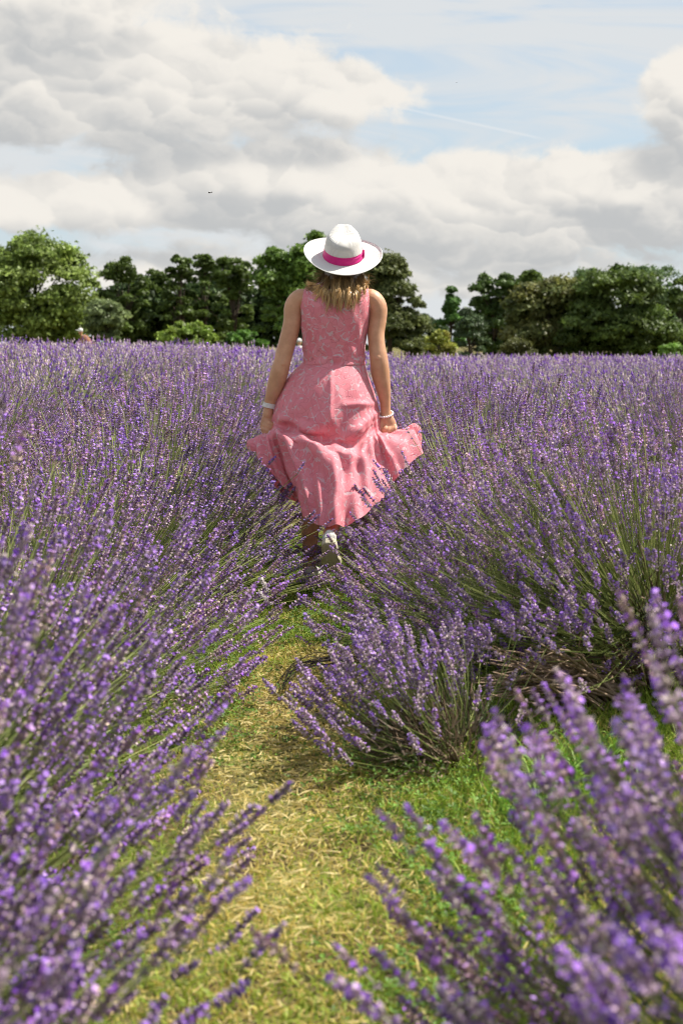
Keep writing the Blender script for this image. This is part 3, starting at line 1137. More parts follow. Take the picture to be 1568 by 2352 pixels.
def build_trees():
    G1, G2, G3 = (.10, .145, .03), (.066, .096, .018), (.046, .070, .014)
    OL, YG, GO = (.085, .095, .032), (.16, .21, .035), (.17, .14, .035)
    T = build_tree
    T('broad_tree', 'tall broad pale green tree at the far left of the tree line', 80, 524, 140, 88, G1, 1, clumps=120, leaves=150, col2=(.13, .165, .04), leaf=.20)
    T('broad_tree', 'dark green tree between the tall pale tree and the tufted ones', 278, 583, 66, 96, G2, 2, clumps=75, leaves=130, col2=G3)
    T('willow_shrub', 'rounded grey green shrub in front of the dark trees at left', 240, 678, 52, 80, (.085, .11, .045), 3, clumps=50, leaves=120, v_low=790, col2=(.12, .15, .06), catg='shrub', leaf=.15)
    T('willow_shrub', 'low pale green bush behind the leaning visitor in a cap', 262, 770, 34, 78, (.11, .15, .05), 23, clumps=30, leaves=110, catg='shrub', leaf=.13)
    T('tufted_tree', 'first of three dark tufted trees, with a small ball-shaped top', 412, 574, 40, 97, G3, 4, clumps=80, leaves=110, col2=G2, lobes=[(0, .68, .75, .30), (-.1, .1, 1.3, .55), (.2, -.45, 1.5, .6), (-.2, -.4, 1.4, .6)])
    T('tufted_tree', 'middle dark tufted tree with sky showing through its crown', 468, 573, 42, 99, G3, 5, clumps=80, leaves=100, col2=G2, lobes=[(0, .68, .75, .30), (.1, .2, 1.3, .5), (-.1, -.45, 1.5, .6), (.2, -.5, 1.4, .5)])
    T('tufted_tree', 'flat topped dark tree beside the bright green middle tree', 535, 582, 46, 95, G3, 6, clumps=85, leaves=110, col2=G2, lobes=[(-.4, .6, .6, .38), (.45, .6, .6, .36), (0, -.2, 1.0, .6)])
    T('dark_tree', 'dark tree in the gap behind the tufted trees', 355, 602, 56, 102, G3, 7, clumps=60, leaves=110, col2=G2)
    T('broad_tree', 'bright green tree right behind the white hat, tallest in the middle', 690, 522, 112, 90, (.055, .105, .018), 8, clumps=125, leaves=140, col2=(.10, .15, .026), lobes=[(.28, .45, .55, .55), (-.55, .2, .5, .55), (0, -.35, 1.0, .65), (.1, .1, .8, .7)])
    T('yellow_green_shrub', 'bright yellow green shrub at the field edge left of the woman', 430, 733, 80, 76, YG, 9, clumps=60, leaves=130, catg='shrub', leaf=.16, col2=(.10, .16, .025))
    T('green_shrub', 'mid green shrub between the yellow green one and the woman', 560, 752, 62, 78, (.06, .12, .02), 10, clumps=50, leaves=120, catg='shrub', leaf=.15)
    T('conical_tree', 'olive cone-shaped tree rising just right of the hat brim', 900, 575, 95, 88, OL, 11, clumps=120, leaves=150, col2=(.055, .07, .02), lobes=[(-.1, .6, .55, .4), (0, .1, .8, .5), (.08, -.45, 1.0, .55)])
    T('slender_tree', 'small slender tree in the dip right of the cone-shaped one', 1036, 655, 46, 92, (.05, .10, .022), 12, clumps=46, leaves=110, lobes=[(0, .6, .4, .4), (0, -.2, .9, .6)])
    T('yellow_shrub', 'golden yellow and green shrub under the small slender tree', 1010, 755, 36, 78, GO, 13, clumps=36, leaves=110, catg='shrub', leaf=.14, col2=(.15, .19, .03))
    T('grey_shrub', 'grey green upright shrub beside the golden yellow one', 1078, 700, 44, 82, (.05, .075, .032), 14, clumps=44, leaves=110, catg='shrub', leaf=.13)
    T('dark_tree', 'dark tree at the start of the right hand group', 1135, 618, 62, 98, G3, 15, clumps=70, leaves=120, col2=(.05, .085, .02), lobes=[(-.35, .35, .6, .6), (.4, .5, .55, .45), (0, -.3, 1.0, .65)])
    T('dark_tree', 'second dark tree of the right hand group, behind the golden olive one', 1222, 612, 60, 99, G3, 16, clumps=65, leaves=120, col2=G2)
    T('olive_tree', 'golden olive tree in the middle of the right hand group', 1252, 622, 105, 88, (.115, .11, .030), 17, clumps=115, leaves=140, col2=(.05, .07, .02), lobes=[(.35, .45, .6, .5), (-.3, .2, .6, .6), (0, -.4, 1.0, .55)])
    T('feathery_tree', 'pale feathery tree top showing above the big dark one', 1480, 583, 80, 100, (.07, .11, .04), 18, clumps=70, leaves=80, leaf=.13, lobes=[(.1, .5, .9, .5), (0, -.1, 1.0, .8)])
    T('feathery_tree', 'pale tree top behind the golden olive tree', 1350, 600, 60, 101, (.07, .11, .035), 28, clumps=50, leaves=90, leaf=.14)
    T('broad_tree', 'large dense dark green tree on the right of the field', 1420, 600, 140, 86, (.046, .072, .015), 19, clumps=150, leaves=150, col2=(.070, .098, .020), lobes=[(0, .35, .75, .62), (-.3, -.3, .8, .7), (.35, -.35, .75, .65)])
    T('dark_tree', 'dark tree cut off by the right edge of the picture', 1575, 622, 55, 94, G2, 20, clumps=60, leaves=120, col2=G3)
    T('green_shrub', 'light green shrub low at the right edge of the picture', 1545, 785, 40, 76, (.10, .17, .03), 21, clumps=34, leaves=110, catg='shrub', leaf=.13)
    T('olive_shrub', 'olive shrub at the foot of the big dark tree', 1190, 772, 50, 78, (.08, .085, .03), 24, clumps=40, leaves=110, catg='shrub', leaf=.13)
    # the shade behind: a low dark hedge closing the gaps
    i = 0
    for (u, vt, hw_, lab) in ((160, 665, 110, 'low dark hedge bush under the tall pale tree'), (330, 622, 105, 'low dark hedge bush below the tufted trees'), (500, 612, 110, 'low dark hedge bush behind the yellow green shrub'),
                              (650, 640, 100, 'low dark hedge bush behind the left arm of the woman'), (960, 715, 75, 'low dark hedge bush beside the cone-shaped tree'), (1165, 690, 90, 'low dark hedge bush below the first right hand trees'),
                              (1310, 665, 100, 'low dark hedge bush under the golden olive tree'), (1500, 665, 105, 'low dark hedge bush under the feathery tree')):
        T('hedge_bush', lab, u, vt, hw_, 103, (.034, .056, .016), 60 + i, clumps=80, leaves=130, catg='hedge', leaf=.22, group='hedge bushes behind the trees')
        i += 1


build_trees()


# ------------------------------------------------------------------ the woman in the pink dress
YT = 6.60                                       # depth of her torso axis


def f_skin(N):
    tc = N.node('ShaderNodeTexCoord').outputs['Object']
    n = N.noise(tc, 14.0, 4.0, .6)
    n2 = N.noise(tc, 420.0, 2.0, .5)
    c = N.mix(N.smooth(n, .3, .7), rgba((.52, .265, .145)), rgba((.65, .355, .21)))
    b = N.node('ShaderNodeBump', {'Strength': .12, 'Distance': .001, 'Height': n2})
    return pbr(N, c, .48, .4, b.outputs[0], **{'Subsurface Weight': .12, 'Subsurface Radius': (.012, .005, .003), 'Subsurface Scale': .5})


M_SKIN = mat('tanned_skin', f_skin)


def f_dress(N):
    tc = N.node('ShaderNodeTexCoord').outputs['Object']
    w = N.noise(tc, 11.0, 2.0, .5, out='Color')
    p = N.vm('ADD', tc, N.vm('SCALE', N.vm('SUBTRACT', w, (.5, .5, .5)), scale=.10))
    vo = N.node('ShaderNodeTexVoronoi', {'Vector': p, 'Scale': 27.0, 'Randomness': 1.0}, feature='DISTANCE_TO_EDGE')
    gapn = N.noise(tc, 36.0, 2.0, .5)
    gw = N.m('MULTIPLY', N.m('SUBTRACT', gapn, .49), .42)
    gap = N.smooth(vo.outputs['Distance'], gw, N.m('ADD', gw, .03))
    # petal veins and outlines
    v2 = N.node('ShaderNodeTexVoronoi', {'Vector': N.vm('ADD', p, (3.1, 1.7, .4)), 'Scale': 30.0}, feature='DISTANCE_TO_EDGE')
    line = N.smooth(v2.outputs['Distance'], .0, .035)
    vf = N.node('ShaderNodeTexVoronoi', {'Vector': p, 'Scale': 27.0}, feature='F1')
    tone = N.node('ShaderNodeSeparateColor', {0: vf.outputs['Color']}).outputs[0]
    pink = N.mix(tone, rgba((.86, .255, .305)), rgba((.90, .33, .375)))
    pink = N.mix(line, rgba((.68, .20, .25)), pink)
    c = N.mix(gap, rgba((.80, .55, .58)), pink)
    wv = N.noise(tc, 900.0, 2.0, .5)
    h = N.m('ADD', N.m('ADD', N.m('MULTIPLY', gap, 1.0), N.m('MULTIPLY', line, .8)), N.m('MULTIPLY', wv, .25))
    b = N.node('ShaderNodeBump', {'Strength': .55, 'Distance': .0025, 'Height': h})
    s = pbr(N, c, .62, .28, b.outputs[0], **{'Sheen Weight': .12})
    t = N.node('ShaderNodeBsdfTranslucent', {'Color': rgba((.85, .16, .18))})
    return N.node('ShaderNodeMixShader', {0: .20, 1: s.outputs[0], 2: t.outputs[0]})


M_DRESS = mat('pink_jacquard', f_dress)


def plain(name, c, rough=.6, spec=.3, bump=None, **kw):
    def f(N):
        nrm = None
        col = rgba(c)
        if bump:
            tc = N.node('ShaderNodeTexCoord').outputs['Object']
            n = N.noise(tc, bump[0], 3.0, .6)
            nrm = N.node('ShaderNodeBump', {'Strength': bump[1], 'Distance': .002, 'Height': n}).outputs[0]
            col = N.mix(n, rgba([x * .82 for x in c]), rgba([min(1, x * 1.1) for x in c]))
        return pbr(N, col, rough, spec, nrm, **kw)
    return mat(name, f)


M_LINING = plain('pink_satin_lining', (.80, .36, .40), .4, .4, (30., .1))
M_ZIP = plain('dark_red_zip', (.25, .015, .04), .5, .3, (300., .4))
M_BAND = plain('magenta_ribbon', (.60, .018, .20), .55, .25, (160., .25))
M_WATCH = plain('white_rubber', (.70, .68, .64), .45, .4, (90., .1))
M_METAL = plain('silver', (.75, .74, .72), .22, .5, (200., .1), Metallic=1.0)
M_PEARL = plain('pearl', (.86, .83, .80), .25, .5, (60., .05))
M_SHOE = plain('white_canvas', (.74, .72, .64), .8, .2, (350., .5))
M_SOLE = plain('cream_rubber', (.62, .56, .40), .7, .3, (120., .4))


def f_straw(N):
    uv = N.node('ShaderNodeUVMap').outputs[0]
    s = N.node('ShaderNodeSeparateXYZ', {0: uv})
    rings = N.m('SINE', N.m('MULTIPLY', s.outputs[1], 2 * math.pi / .0052))
    n = N.noise(N.vm('MULTIPLY', uv, (60.0, 900.0, 1.0)), 1.0, 2.0, .5)
    c = N.mix(N.smooth(rings, -1.0, -.35), rgba((.66, .62, .57)), rgba((.86, .84, .80)))
    c = N.mix(N.m('MULTIPLY', n, .25), c, rgba((.74, .70, .64)))
    b = N.node('ShaderNodeBump', {'Strength': .75, 'Distance': .0016, 'Height': N.m('ADD', rings, N.m('MULTIPLY', n, .6))})
    return pbr(N, c, .7, .25, b.outputs[0])


M_STRAW = mat('white_braided_straw', f_straw)


def f_hair(N):
    vc = N.node('ShaderNodeVertexColor', layer_name='Col').outputs[0]
    return pbr(N, vc, .38, .45, None)


M_HAIR = mat('brown_blonde_hair', f_hair)


def add_mods(o, voxel, smooth_it, decimate=None):
    m = o.modifiers.new('join', 'REMESH')
    m.mode = 'VOXEL'
    m.voxel_size = voxel
    m.adaptivity = 0.0
    m.use_smooth_shade = True
    s = o.modifiers.new('relax', 'SMOOTH')
    s.factor = .5
    s.iterations = smooth_it
    if decimate:
        d = o.modifiers.new('thin', 'DECIMATE')
        d.ratio = decimate


def baked(o):
    dg = bpy.context.evaluated_depsgraph_get()
    dg.update()
    me = bpy.data.meshes.new_from_object(o.evaluated_get(dg))
    o.modifiers.clear()
    o.data = me
    me.polygons.foreach_set('use_smooth', np.ones(len(me.polygons), bool))
    return o


def PX3(rows, dY=0.0):
    """rows of (u, v, dy, radius) -> points, radii"""
    return np.array([P(r[0], r[1], YT + r[2] + dY) for r in rows]), np.array([r[3] for r in rows])


def limb(b, rows, n, ns=16, flat=1.0, side=(0, 1, 0)):
    p, r = PX3(rows)
    pr = crom(np.concatenate([p, r[:, None]], 1), n)
    V, T, Q = tube(pr[:, :3], pr[:, 3], ns, flat=flat, side=side)
    b.add(V, T, Q)


def torso_rings(rows, ns=48, exp=2.2):
    """rows: (u_left, u_right, v, dy_centre, half_depth) -> ring verts (k, ns, 3)"""
    out = []
    th = np.linspace(0, 2 * math.pi, ns, endpoint=False)
    for (ul, ur, v, dy, hd) in rows:
        c = P((ul + ur) / 2, v, YT + dy)
        hw = (P(ur, v, YT)[0] - P(ul, v, YT)[0]) / 2
        cs, sn = np.cos(th), np.sin(th)
        x = hw * np.sign(cs) * np.abs(cs) ** (2 / exp)
        y = hd * np.sign(sn) * np.abs(sn) ** (2 / exp)
        out.append(np.stack([c[0] + x, c[1] + y, np.full(ns, c[2])], -1))
    return np.array(out)


def shoe(parent, M, name):
    """low canvas shoe: local +x toe, +z up, origin under the heel on the ground"""
    L = .255
    xs = np.linspace(0, 1, 22)
    hw = np.interp(xs, [0, .06, .25, .45, .7, .88, .97, 1], [.012, .030, .034, .033, .045, .040, .024, .006])
    cx = np.interp(xs, [0, .5, 1], [0, .002, -.004])
    top = np.interp(xs, [0, .04, .2, .34, .5, .75, .92, 1], [.072, .088, .082, .076, .072, .054, .044, .034])
    ns = 20
    th = np.linspace(0, 2 * math.pi, ns, endpoint=False)
    V = []
    for x, w_, c, t in zip(xs, hw, cx, top):
        cs, sn = np.cos(th), np.sin(th)
        y = w_ * np.sign(cs) * np.abs(cs) ** .75
        z = np.where(sn > 0, .026 + (t - .026) * np.abs(sn) ** .8, .026 + .018 * sn)
        V.append(np.stack([np.full(ns, x * L), y + c, z], -1))
    V = np.array(V).reshape(-1, 3)
    n = len(V)
    V = np.concatenate([V, [(-.002, 0, .05)], [(L + .002, -.004, .03)]])
    jj = np.arange(ns)
    T = np.concatenate([np.stack([np.full(ns, n), (jj + 1) % ns, jj], -1), np.stack([np.full(ns, n + 1), n - ns + jj, n - ns + (jj + 1) % ns], -1)])
    e = obj(name, mesh('shoe_upper', V, [grid_faces(22, ns, True), T], smooth=True), M_SHOE, parent)
    e.matrix_local = M
    # sole: slab with a raised foxing edge, ribs under it
    b = MB()
    out = []
    for sgn in (1, -1):
        for i in (range(22) if sgn == 1 else range(21, -1, -1)):
            out.append((xs[i] * (L + .008) - .004, cx[i] + sgn * (hw[i] + .0045)))
    out = np.array(out)
    k = len(out)
    rings = []
    for z, sc in ((0.003, .93), (0.0, .97), (.004, 1.0), (.028, 1.0), (.030, .97)):
        c = out.mean(0)
        rings.append(np.concatenate([(out - c) * sc + c, np.full((k, 1), z)], 1))
    Vs = np.array(rings).reshape(-1, 3)
    n = len(Vs)
    Vs = np.concatenate([Vs, [(out[:, 0].mean(), 0, .003)], [(out[:, 0].mean(), 0, .030)]])
    jj = np.arange(k)
    T = np.concatenate([np.stack([np.full(k, n), (jj + 1) % k, jj], -1), np.stack([np.full(k, n + 1), n - k + jj, n - k + (jj + 1) % k], -1)])
    so_ = obj('sole', mesh('shoe_sole', Vs, [grid_faces(5, k, True), T], smooth=False), M_SOLE, e)
    for i in range(34):
        x = .012 + i * (L - .024) / 33
        w_ = np.interp(x / L, xs, hw) * .86
        c = np.interp(x / L, xs, cx)
        V8 = np.array([(x + sx * .0022, c + sy * w_, z) for z in (-.0022, .006) for sx, sy in ((-1, -1), (1, -1), (1, 1), (-1, 1))])
        Q8 = [(0, 3, 2, 1), (4, 5, 6, 7), (0, 1, 5, 4), (1, 2, 6, 5), (2, 3, 7, 6), (3, 0, 4, 7)]
        b.add(V8, None, Q8)
    obj('sole_ribs', b.mesh('sole_ribs', cols=False), M_SOLE, e)
    # ribbed heel strip
    b = MB()
    for i in range(15):
        a = -1.15 + 2.3 * i / 14
        c = np.array((.030 - math.cos(a) * .036, math.sin(a) * .034, .036))
        V, T, Q = tube([c, c + (0.002, 0, .012), c + (.004, 0, .024)], [.0013] * 3, 5)
        b.add(V, T, Q)
    obj('heel_strip', b.mesh('heel_strip', smooth=True, cols=False), M_WATCH, e)
    return e


def build_woman():
    root = empty('person', tuple(P(750, 1335, YT) * (1, 1, 0)), 'woman in a white hat and long pink dress walking away between the rows', 'person')
    root.location.z = 0
    inv = Matrix.Translation(-root.location)

    def put(o):
        o.matrix_parent_inverse = inv
        return o
    # ---------------- body, one continuous mesh
    b = MB()
    tor = torso_rings([(712, 822, 905, 0, .105), (694, 842, 885, 0, .115), (703, 832, 848, .0, .095), (706, 829, 825, .0, .088), (700, 835, 785, .0, .098), (696, 842, 740, -.005, .105), (696, 845, 705, -.005, .10),
                       (706, 838, 680, .0, .085), (732, 815, 664, .01, .060), (752, 800, 650, .015, .05)])[:, ::2]
    k, ns = tor.shape[:2]
    n = k * ns
    V = np.concatenate([tor.reshape(-1, 3), [tor[0].mean(0)], [tor[-1].mean(0)]])
    jj = np.arange(ns)
    T = np.concatenate([np.stack([np.full(ns, n), jj, (jj + 1) % ns], -1), np.stack([np.full(ns, n + 1), n - ns + (jj + 1) % ns, n - ns + jj], -1)])
    b.add(V, T, grid_faces(k, ns, True)[:, ::-1])
    limb(b, [(776, 668, .015, .058), (780, 640, .02, .052), (784, 615, .03, .054)], 6)              # neck
    hc = P(787, 590, YT + .035)
    V, Q = ball(hc, (.074, .094, .108), 22, 15)
    b.add(V, None, Q)
    V, Q = ball(hc + (0, .035, -.045), (.058, .062, .065), 18, 12)                                   # jaw
    b.add(V, None, Q)
    V, T, Q = tube(np.array([hc + (0, .088, .012), hc + (0, .104, -.012), hc + (0, .112, -.028)]), [.008, .011, .012], 8)
    b.add(V, T, Q)                                                                                   # nose
    for s in (-1, 1):
        V, Q = ball(hc + (s * .074, .0, -.012), (.010, .020, .032), 10, 8)
        b.add(V, None, Q)                                                                            # ears
        V, Q = ball(hc + (s * .030, .088, .008), (.014, .010, .009), 10, 7)
        b.add(V, None, Q)                                                                            # eyes
    V, T, Q = tube(np.array([hc + (-.022, .088, -.058), hc + (0, .098, -.056), hc + (.022, .088, -.058)]), [.006, .009, .006], 8)
    b.add(V, T, Q)                                                                                   # lips
    # arms
    limb(b, [(706, 690, .0, .050), (689, 689, -.004, .050), (675, 706, -.008, .0455), (671.5, 738, -.015, .0415), (661.5, 780, -.025, .0405), (651, 818, -.035, .0395), (647, 836, -.036, .0395),
             (640.5, 858, -.030, .0425), (632, 888, -.022, .0385), (622.5, 916, -.012, .0295), (617.5, 938, -.006, .0245), (615.5, 952, -.004, .0255)], 40, 20)
    limb(b, [(836, 690, .0, .050), (852, 689, -.004, .050), (866, 706, -.008, .0455), (866.5, 735, -.012, .0415), (863, 765, -.020, .0395), (865.5, 797, -.03, .0385), (869.5, 822, -.034, .0415),
             (873, 856, -.028, .0430), (879, 888, -.022, .0355), (883.5, 917, -.014, .0265), (885, 940, -.01, .0235), (886, 953, -.008, .0245)], 40, 20)
    V, Q = ball(P(650, 834, YT - .068), (.015, .012, .016), 10, 8)
    b.add(V, None, Q)
    V, Q = ball(P(868, 822, YT - .068), (.015, .012, .016), 10, 8)
    b.add(V, None, Q)
    # left hand (picture left): fist closed on the cloth, fingers stacked downwards
    limb(b, [(615.5, 950, -.004, .025), (614, 962, -.004, .028), (612, 976, -.002, .030), (613, 988, .0, .027)], 10, 14, .72)
    F = [((612, 968), (627, 975), (634, 984), .0105), ((608, 976), (626, 985), (633, 991), .0110), ((606, 985), (622, 993), (629, 998), .0105), ((608, 993), (618, 999), (624, 1002), .0092)]
    for (k1, k2, k3, r) in F:
        limb(b, [(*k1, -.018, r * 1.1), ((k1[0] + k2[0]) / 2, (k1[1] + k2[1]) / 2, -.032, r), (*k2, -.030, r), (*k3, -.008, r * .92), (k3[0] - 2, k3[1] + 1, .016, r * .85)], 12, 10)
    limb(b, [(619, 955, .004, .014), (627, 961, -.008, .0125), (632, 968, -.020, .011), (631, 977, -.030, .0095)], 10, 10)
    # right hand: knuckles up and outwards, fingers curled under
    limb(b, [(886, 951, -.008, .0245), (890, 962, -.012, .029), (894, 974, -.014, .032), (896, 982, -.012, .030)], 10, 14, .7)
    F = [((887, 979), (880, 990), (876, 997), .0105), ((895, 981), (890, 994), (886, 1001), .0110), ((902, 981), (899, 994), (895, 1001), .0105), ((907.5, 980), (906, 990), (903, 998), .0093)]
    for (k1, k2, k3, r) in F:
        limb(b, [(*k1, -.026, r * 1.1), ((k1[0] + k2[0]) / 2, (k1[1] + k2[1]) / 2, -.040, r), (*k2, -.038, r), (*k3, -.014, r * .92), (k3[0] - 1, k3[1] - 2, .010, r * .85)], 12, 10)
    limb(b, [(881, 958, -.008, .014), (876, 970, -.014, .0125), (875, 981, -.024, .0115), (877, 991, -.034, .0098)], 10, 10)
    # legs
    limb(b, [(738, 890, .0, .085), (732, 960, .02, .080), (725, 1040, .05, .062), (721, 1075, .06, .054), (717, 1130, .06, .052), (713, 1200, .06, .045), (711, 1270, .07, .034), (710, 1312, .08, .031)], 30, 18)
    limb(b, [(798, 890, .0, .085), (796, 960, .03, .078), (790, 1040, .05, .062), (786, 1090, .03, .054), (779, 1140, -.08, .050), (771, 1180, -.25, .042), (764, 1206, -.37, .034), (757, 1229, -.43, .030)], 30, 18)
    body = obj('body', b.mesh('body', smooth=True, cols=False), M_SKIN, root)
    put(body)
    add_mods(body, .0036, 4, .3)
    baked(body)
    # feet: shoes
    zl = P(712, 1343, YT + .06)
    fx = Vector((.06, 1, 0)).normalized()
    sd = Vector((0, 0, 1)).cross(fx)
    Ml = Matrix.Translation(Vector((P(711, 1335, YT + .02)[0], YT + .03, .012)) - root.location) @ Matrix((fx, sd, (0, 0, 1))).transposed().to_4x4()
    shoe(root, Ml, 'shoe')
    heel = Vector(P(755, 1249, YT - .53))
    toe = heel + Vector((.012, .175, -.150))
    ax = (toe - heel).normalized()
    upv = Vector((.04, .6, .8))
    upv = (upv - ax * upv.dot(ax)).normalized()
    sd = upv.cross(ax)
    Mr = Matrix.Translation(heel - root.location) @ Matrix((ax, sd, upv)).transposed().to_4x4() @ Matrix.Scale(.92, 4)
    shoe(root, Mr, 'shoe')
    # ---------------- dress
    bod = torso_rings([(696.5, 838, 837, 0, .107), (697, 837.5, 826, 0, .105), (696, 838, 805, 0, .108), (694, 840, 780, 0, .115), (691.5, 844.5, 750, -.004, .120), (690, 849, 725, -.006, .122), (689, 852, 700, -.006, .118),
                       (690, 853, 684, -.004, .108), (693, 851, 672, .0, .094), (699, 846, 663.5, .004, .078), (712, 836, 656, .010, .068), (730, 818, 650, .014, .062)], ns=120, exp=2.35)
    k = 80
    rings = crom(bod.reshape(len(bod), -1), k).reshape(k, 120, 3)
    # cloth is never quite smooth: small pulls and diagonal creases
    th = np.linspace(0, 2 * math.pi, 120, endpoint=False)
    tt = np.linspace(0, 1, k)
    cr = .0030 * np.sin(9 * th[None] + 26 * tt[:, None]) * np.exp(-((tt[:, None] - .25) / .22) ** 2) + .0022 * np.sin(5 * th[None] - 40 * tt[:, None] + 1.0) * np.exp(-((tt[:, None] - .12) / .12) ** 2)
    cr += .0035 * np.sin(23 * th[None] * 1.0 + 3 * tt[:, None]) * (vnoise(np.cos(th)[None] * 3 + 9 + tt[:, None] * 0, tt[:, None] * 6 + 2 * np.sin(th)[None] + 9, 1.5, 3) - .5)
    cen = rings.mean(1, keepdims=True)
    dv = rings - cen
    dv /= np.linalg.norm(dv, axis=2, keepdims=True)
    rings = rings + dv * cr[..., None]
    # skirt: control net, columns round the body, rows from waist to hem  (u, v, dy)
    net = [
        # back centre
        [(767, 837, -.107), (764, 880, -.165), (762, 930, -.205), (759, 976, -.222), (757, 1010, -.205), (757, 1023, -.270), (758, 1034, -.305), (760, 1085, -.345), (762, 1145, -.41), (765, 1209, -.47)],
        [(735, 836, -.095), (718, 880, -.150), (706, 930, -.185), (700, 968, -.196), (697, 998, -.175), (696, 1011, -.242), (697, 1022, -.275), (705, 1075, -.31), (713, 1135, -.37), (728, 1205, -.43)],
        [(711, 834, -.063), (684, 878, -.105), (666, 925, -.135), (658, 958, -.142), (655, 982, -.125), (652, 993, -.178), (653, 1004, -.215), (668, 1055, -.245), (682, 1110, -.30), (698, 1186, -.36)],
        [(702, 833, -.040), (671, 870, -.065), (650, 918, -.085), (640, 950, -.092), (637, 974, -.07), (631, 985, -.11), (628, 998, -.15), (641, 1040, -.13), (656, 1085, -.15), (680, 1150, -.17)],
        [(698, 832, -.020), (666, 866, -.030), (643, 910, -.040), (631, 948, -.045), (627, 975, -.035), (620, 992, -.07), (611, 1003, -.13), (616, 1030, -.17), (625, 1062, -.185), (645, 1112, -.195)],
        # left side, gathered in the hand
        [(696.5, 831, .0), (664, 864, .0), (640, 906, .0), (629, 946, -.005), (624, 975, -.005), (618, 992, -.02), (603, 1004, -.07), (592, 1014, -.11), (584, 1028, -.13), (592, 1048, -.145)],
        [(702, 832, .045), (674, 868, .05), (652, 910, .05), (637, 950, .04), (627, 978, .02), (621, 993, .01), (600, 1004, .0), (588, 1012, .01), (581, 1018, .02), (585, 1032, .02)],
        [(728, 834, .090), (712, 880, .115), (700, 930, .135), (690, 975, .14), (685, 1005, .14), (680, 1020, .15), (672, 1040, .17), (665, 1080, .19), (660, 1110, .20), (655, 1140, .21)],
        # front
        [(767, 835, .107), (766, 880, .145), (766, 930, .185), (766, 980, .205), (766, 1015, .215), (766, 1035, .225), (766, 1060, .24), (766, 1100, .26), (766, 1130, .27), (766, 1165, .28)],
        [(806, 836, .090), (816, 880, .115), (824, 930, .135), (832, 975, .14), (838, 1005, .14), (842, 1020, .15), (850, 1040, .16), (860, 1070, .17), (866, 1095, .18), (870, 1120, .19)],
        [(832, 837, .045), (844, 870, .05), (855, 910, .05), (864, 950, .04), (872, 978, .02), (880, 992, .015), (905, 993, .02), (930, 992, .03), (948, 993, .03), (956, 1030, .03)],
        # right side, gathered in the hand
        [(838, 837, .0), (846, 868, .0), (858, 906, .0), (866, 946, -.005), (872, 975, -.010), (880, 994, -.025), (900, 996, -.05), (925, 994, -.06), (948, 995, -.06), (962, 1042, -.07)],
        [(836, 838, -.025), (844, 872, -.045), (855, 912, -.06), (862, 952, -.065), (865, 980, -.05), (868, 994, -.09), (878, 1003, -.15), (895, 1030, -.17), (912, 1050, -.18), (930, 1078, -.18)],
        [(831, 838, -.048), (839, 875, -.080), (848, 916, -.100), (853, 960, -.105), (855, 988, -.08), (858, 1000, -.12), (862, 1012, -.165), (872, 1045, -.17), (882, 1080, -.185), (893, 1118, -.20)],
        [(819, 838, -.075), (826, 880, -.120), (832, 925, -.152), (836, 972, -.158), (838, 1006, -.135), (840, 1019, -.190), (842, 1031, -.23), (850, 1066, -.25), (858, 1110, -.30), (864, 1156, -.34)],
        [(796, 838, -.098), (798, 880, -.152), (800, 930, -.190), (802, 982, -.205), (804, 1024, -.185), (805, 1039, -.252), (806, 1050, -.285), (811, 1090, -.315), (817, 1140, -.37), (822, 1194, -.43)],
    ]
    ctrl = np.array([[P(u, v, YT + dy) for (u, v, dy) in c] for c in net])          # (16, 10, 3)
    nc, nr = 240, 150
    a = np.array([crom(ctrl[:, r], nc, closed=True) for r in range(ctrl.shape[1])])  # (10, nc, 3)
    S = np.array([crom(a[:, c], nr) for c in range(nc)]).transpose(1, 0, 2)          # (nr, nc, 3)
    # folds and crinkles along the surface normal
    du = np.roll(S, -1, 1) - np.roll(S, 1, 1)
    dvv = np.gradient(S, axis=0)
    nrm = np.cross(du, dvv)
    nrm /= np.linalg.norm(nrm, axis=2, keepdims=True) + 1e-9
    c0 = S.mean((0, 1))
    if ((S - c0) * nrm).sum(2).mean() < 0:
        nrm = -nrm
    ph = np.linspace(0, 2 * math.pi, nc, endpoint=False)[None]
    r = np.linspace(0, 1, nr)[:, None]
    env = np.clip((r - .08) / .3, 0, 1)
    f = .016 * np.sin(9 * ph + 2.2 * np.sin(3 * r * 3.1)) * env * (.5 + .5 * np.sin(2 * ph + 1))
    f += .015 * np.sin(11 * ph + 2.6 * np.sin(3 * ph + .6) + 1.2 * r) * np.clip((r - .62) / .38, 0, 1) ** 1.3
    f += .007 * np.sin(23 * ph - 5 * r + 1.3) * np.clip((r - .45) / .3, 0, 1)
    f += .010 * (vnoise(np.cos(ph) * 4.0 + 9 + 0 * r, r * 7 + 3 * np.sin(ph) + 9, 1.0, 21) - .5) * env + .006 * (vnoise(np.cos(ph) * 9.0 + 20 + 0 * r, r * 14 + 7 * np.sin(ph) + 20, 1.0, 22) - .5) * env
    # creases running from each hand across the back
    for (uh, vh, ux, vx, amp, wd) in ((640, 960, 760, 1000, .010, 9), (860, 955, 770, 1015, .012, 8), (862, 930, 790, 930, .008, 7), (850, 975, 800, 1010, .009, 6), (760, 850, 758, 1000, .006, 5), (720, 1040, 745, 1190, .008, 10), (800, 1060, 790, 1180, .008, 9), (640, 1020, 690, 1140, .014, 7), (655, 1020, 702, 1150, -.014, 6)):
        A_, B_ = P(uh, vh, YT - .2), P(ux, vx, YT - .2)
        d = (B_ - A_)[[0, 2]]
        q = S[..., [0, 2]] - A_[[0, 2]]
        t = np.clip((q @ d) / (d @ d), 0, 1)
        dist = np.linalg.norm(q - t[..., None] * d, axis=2)
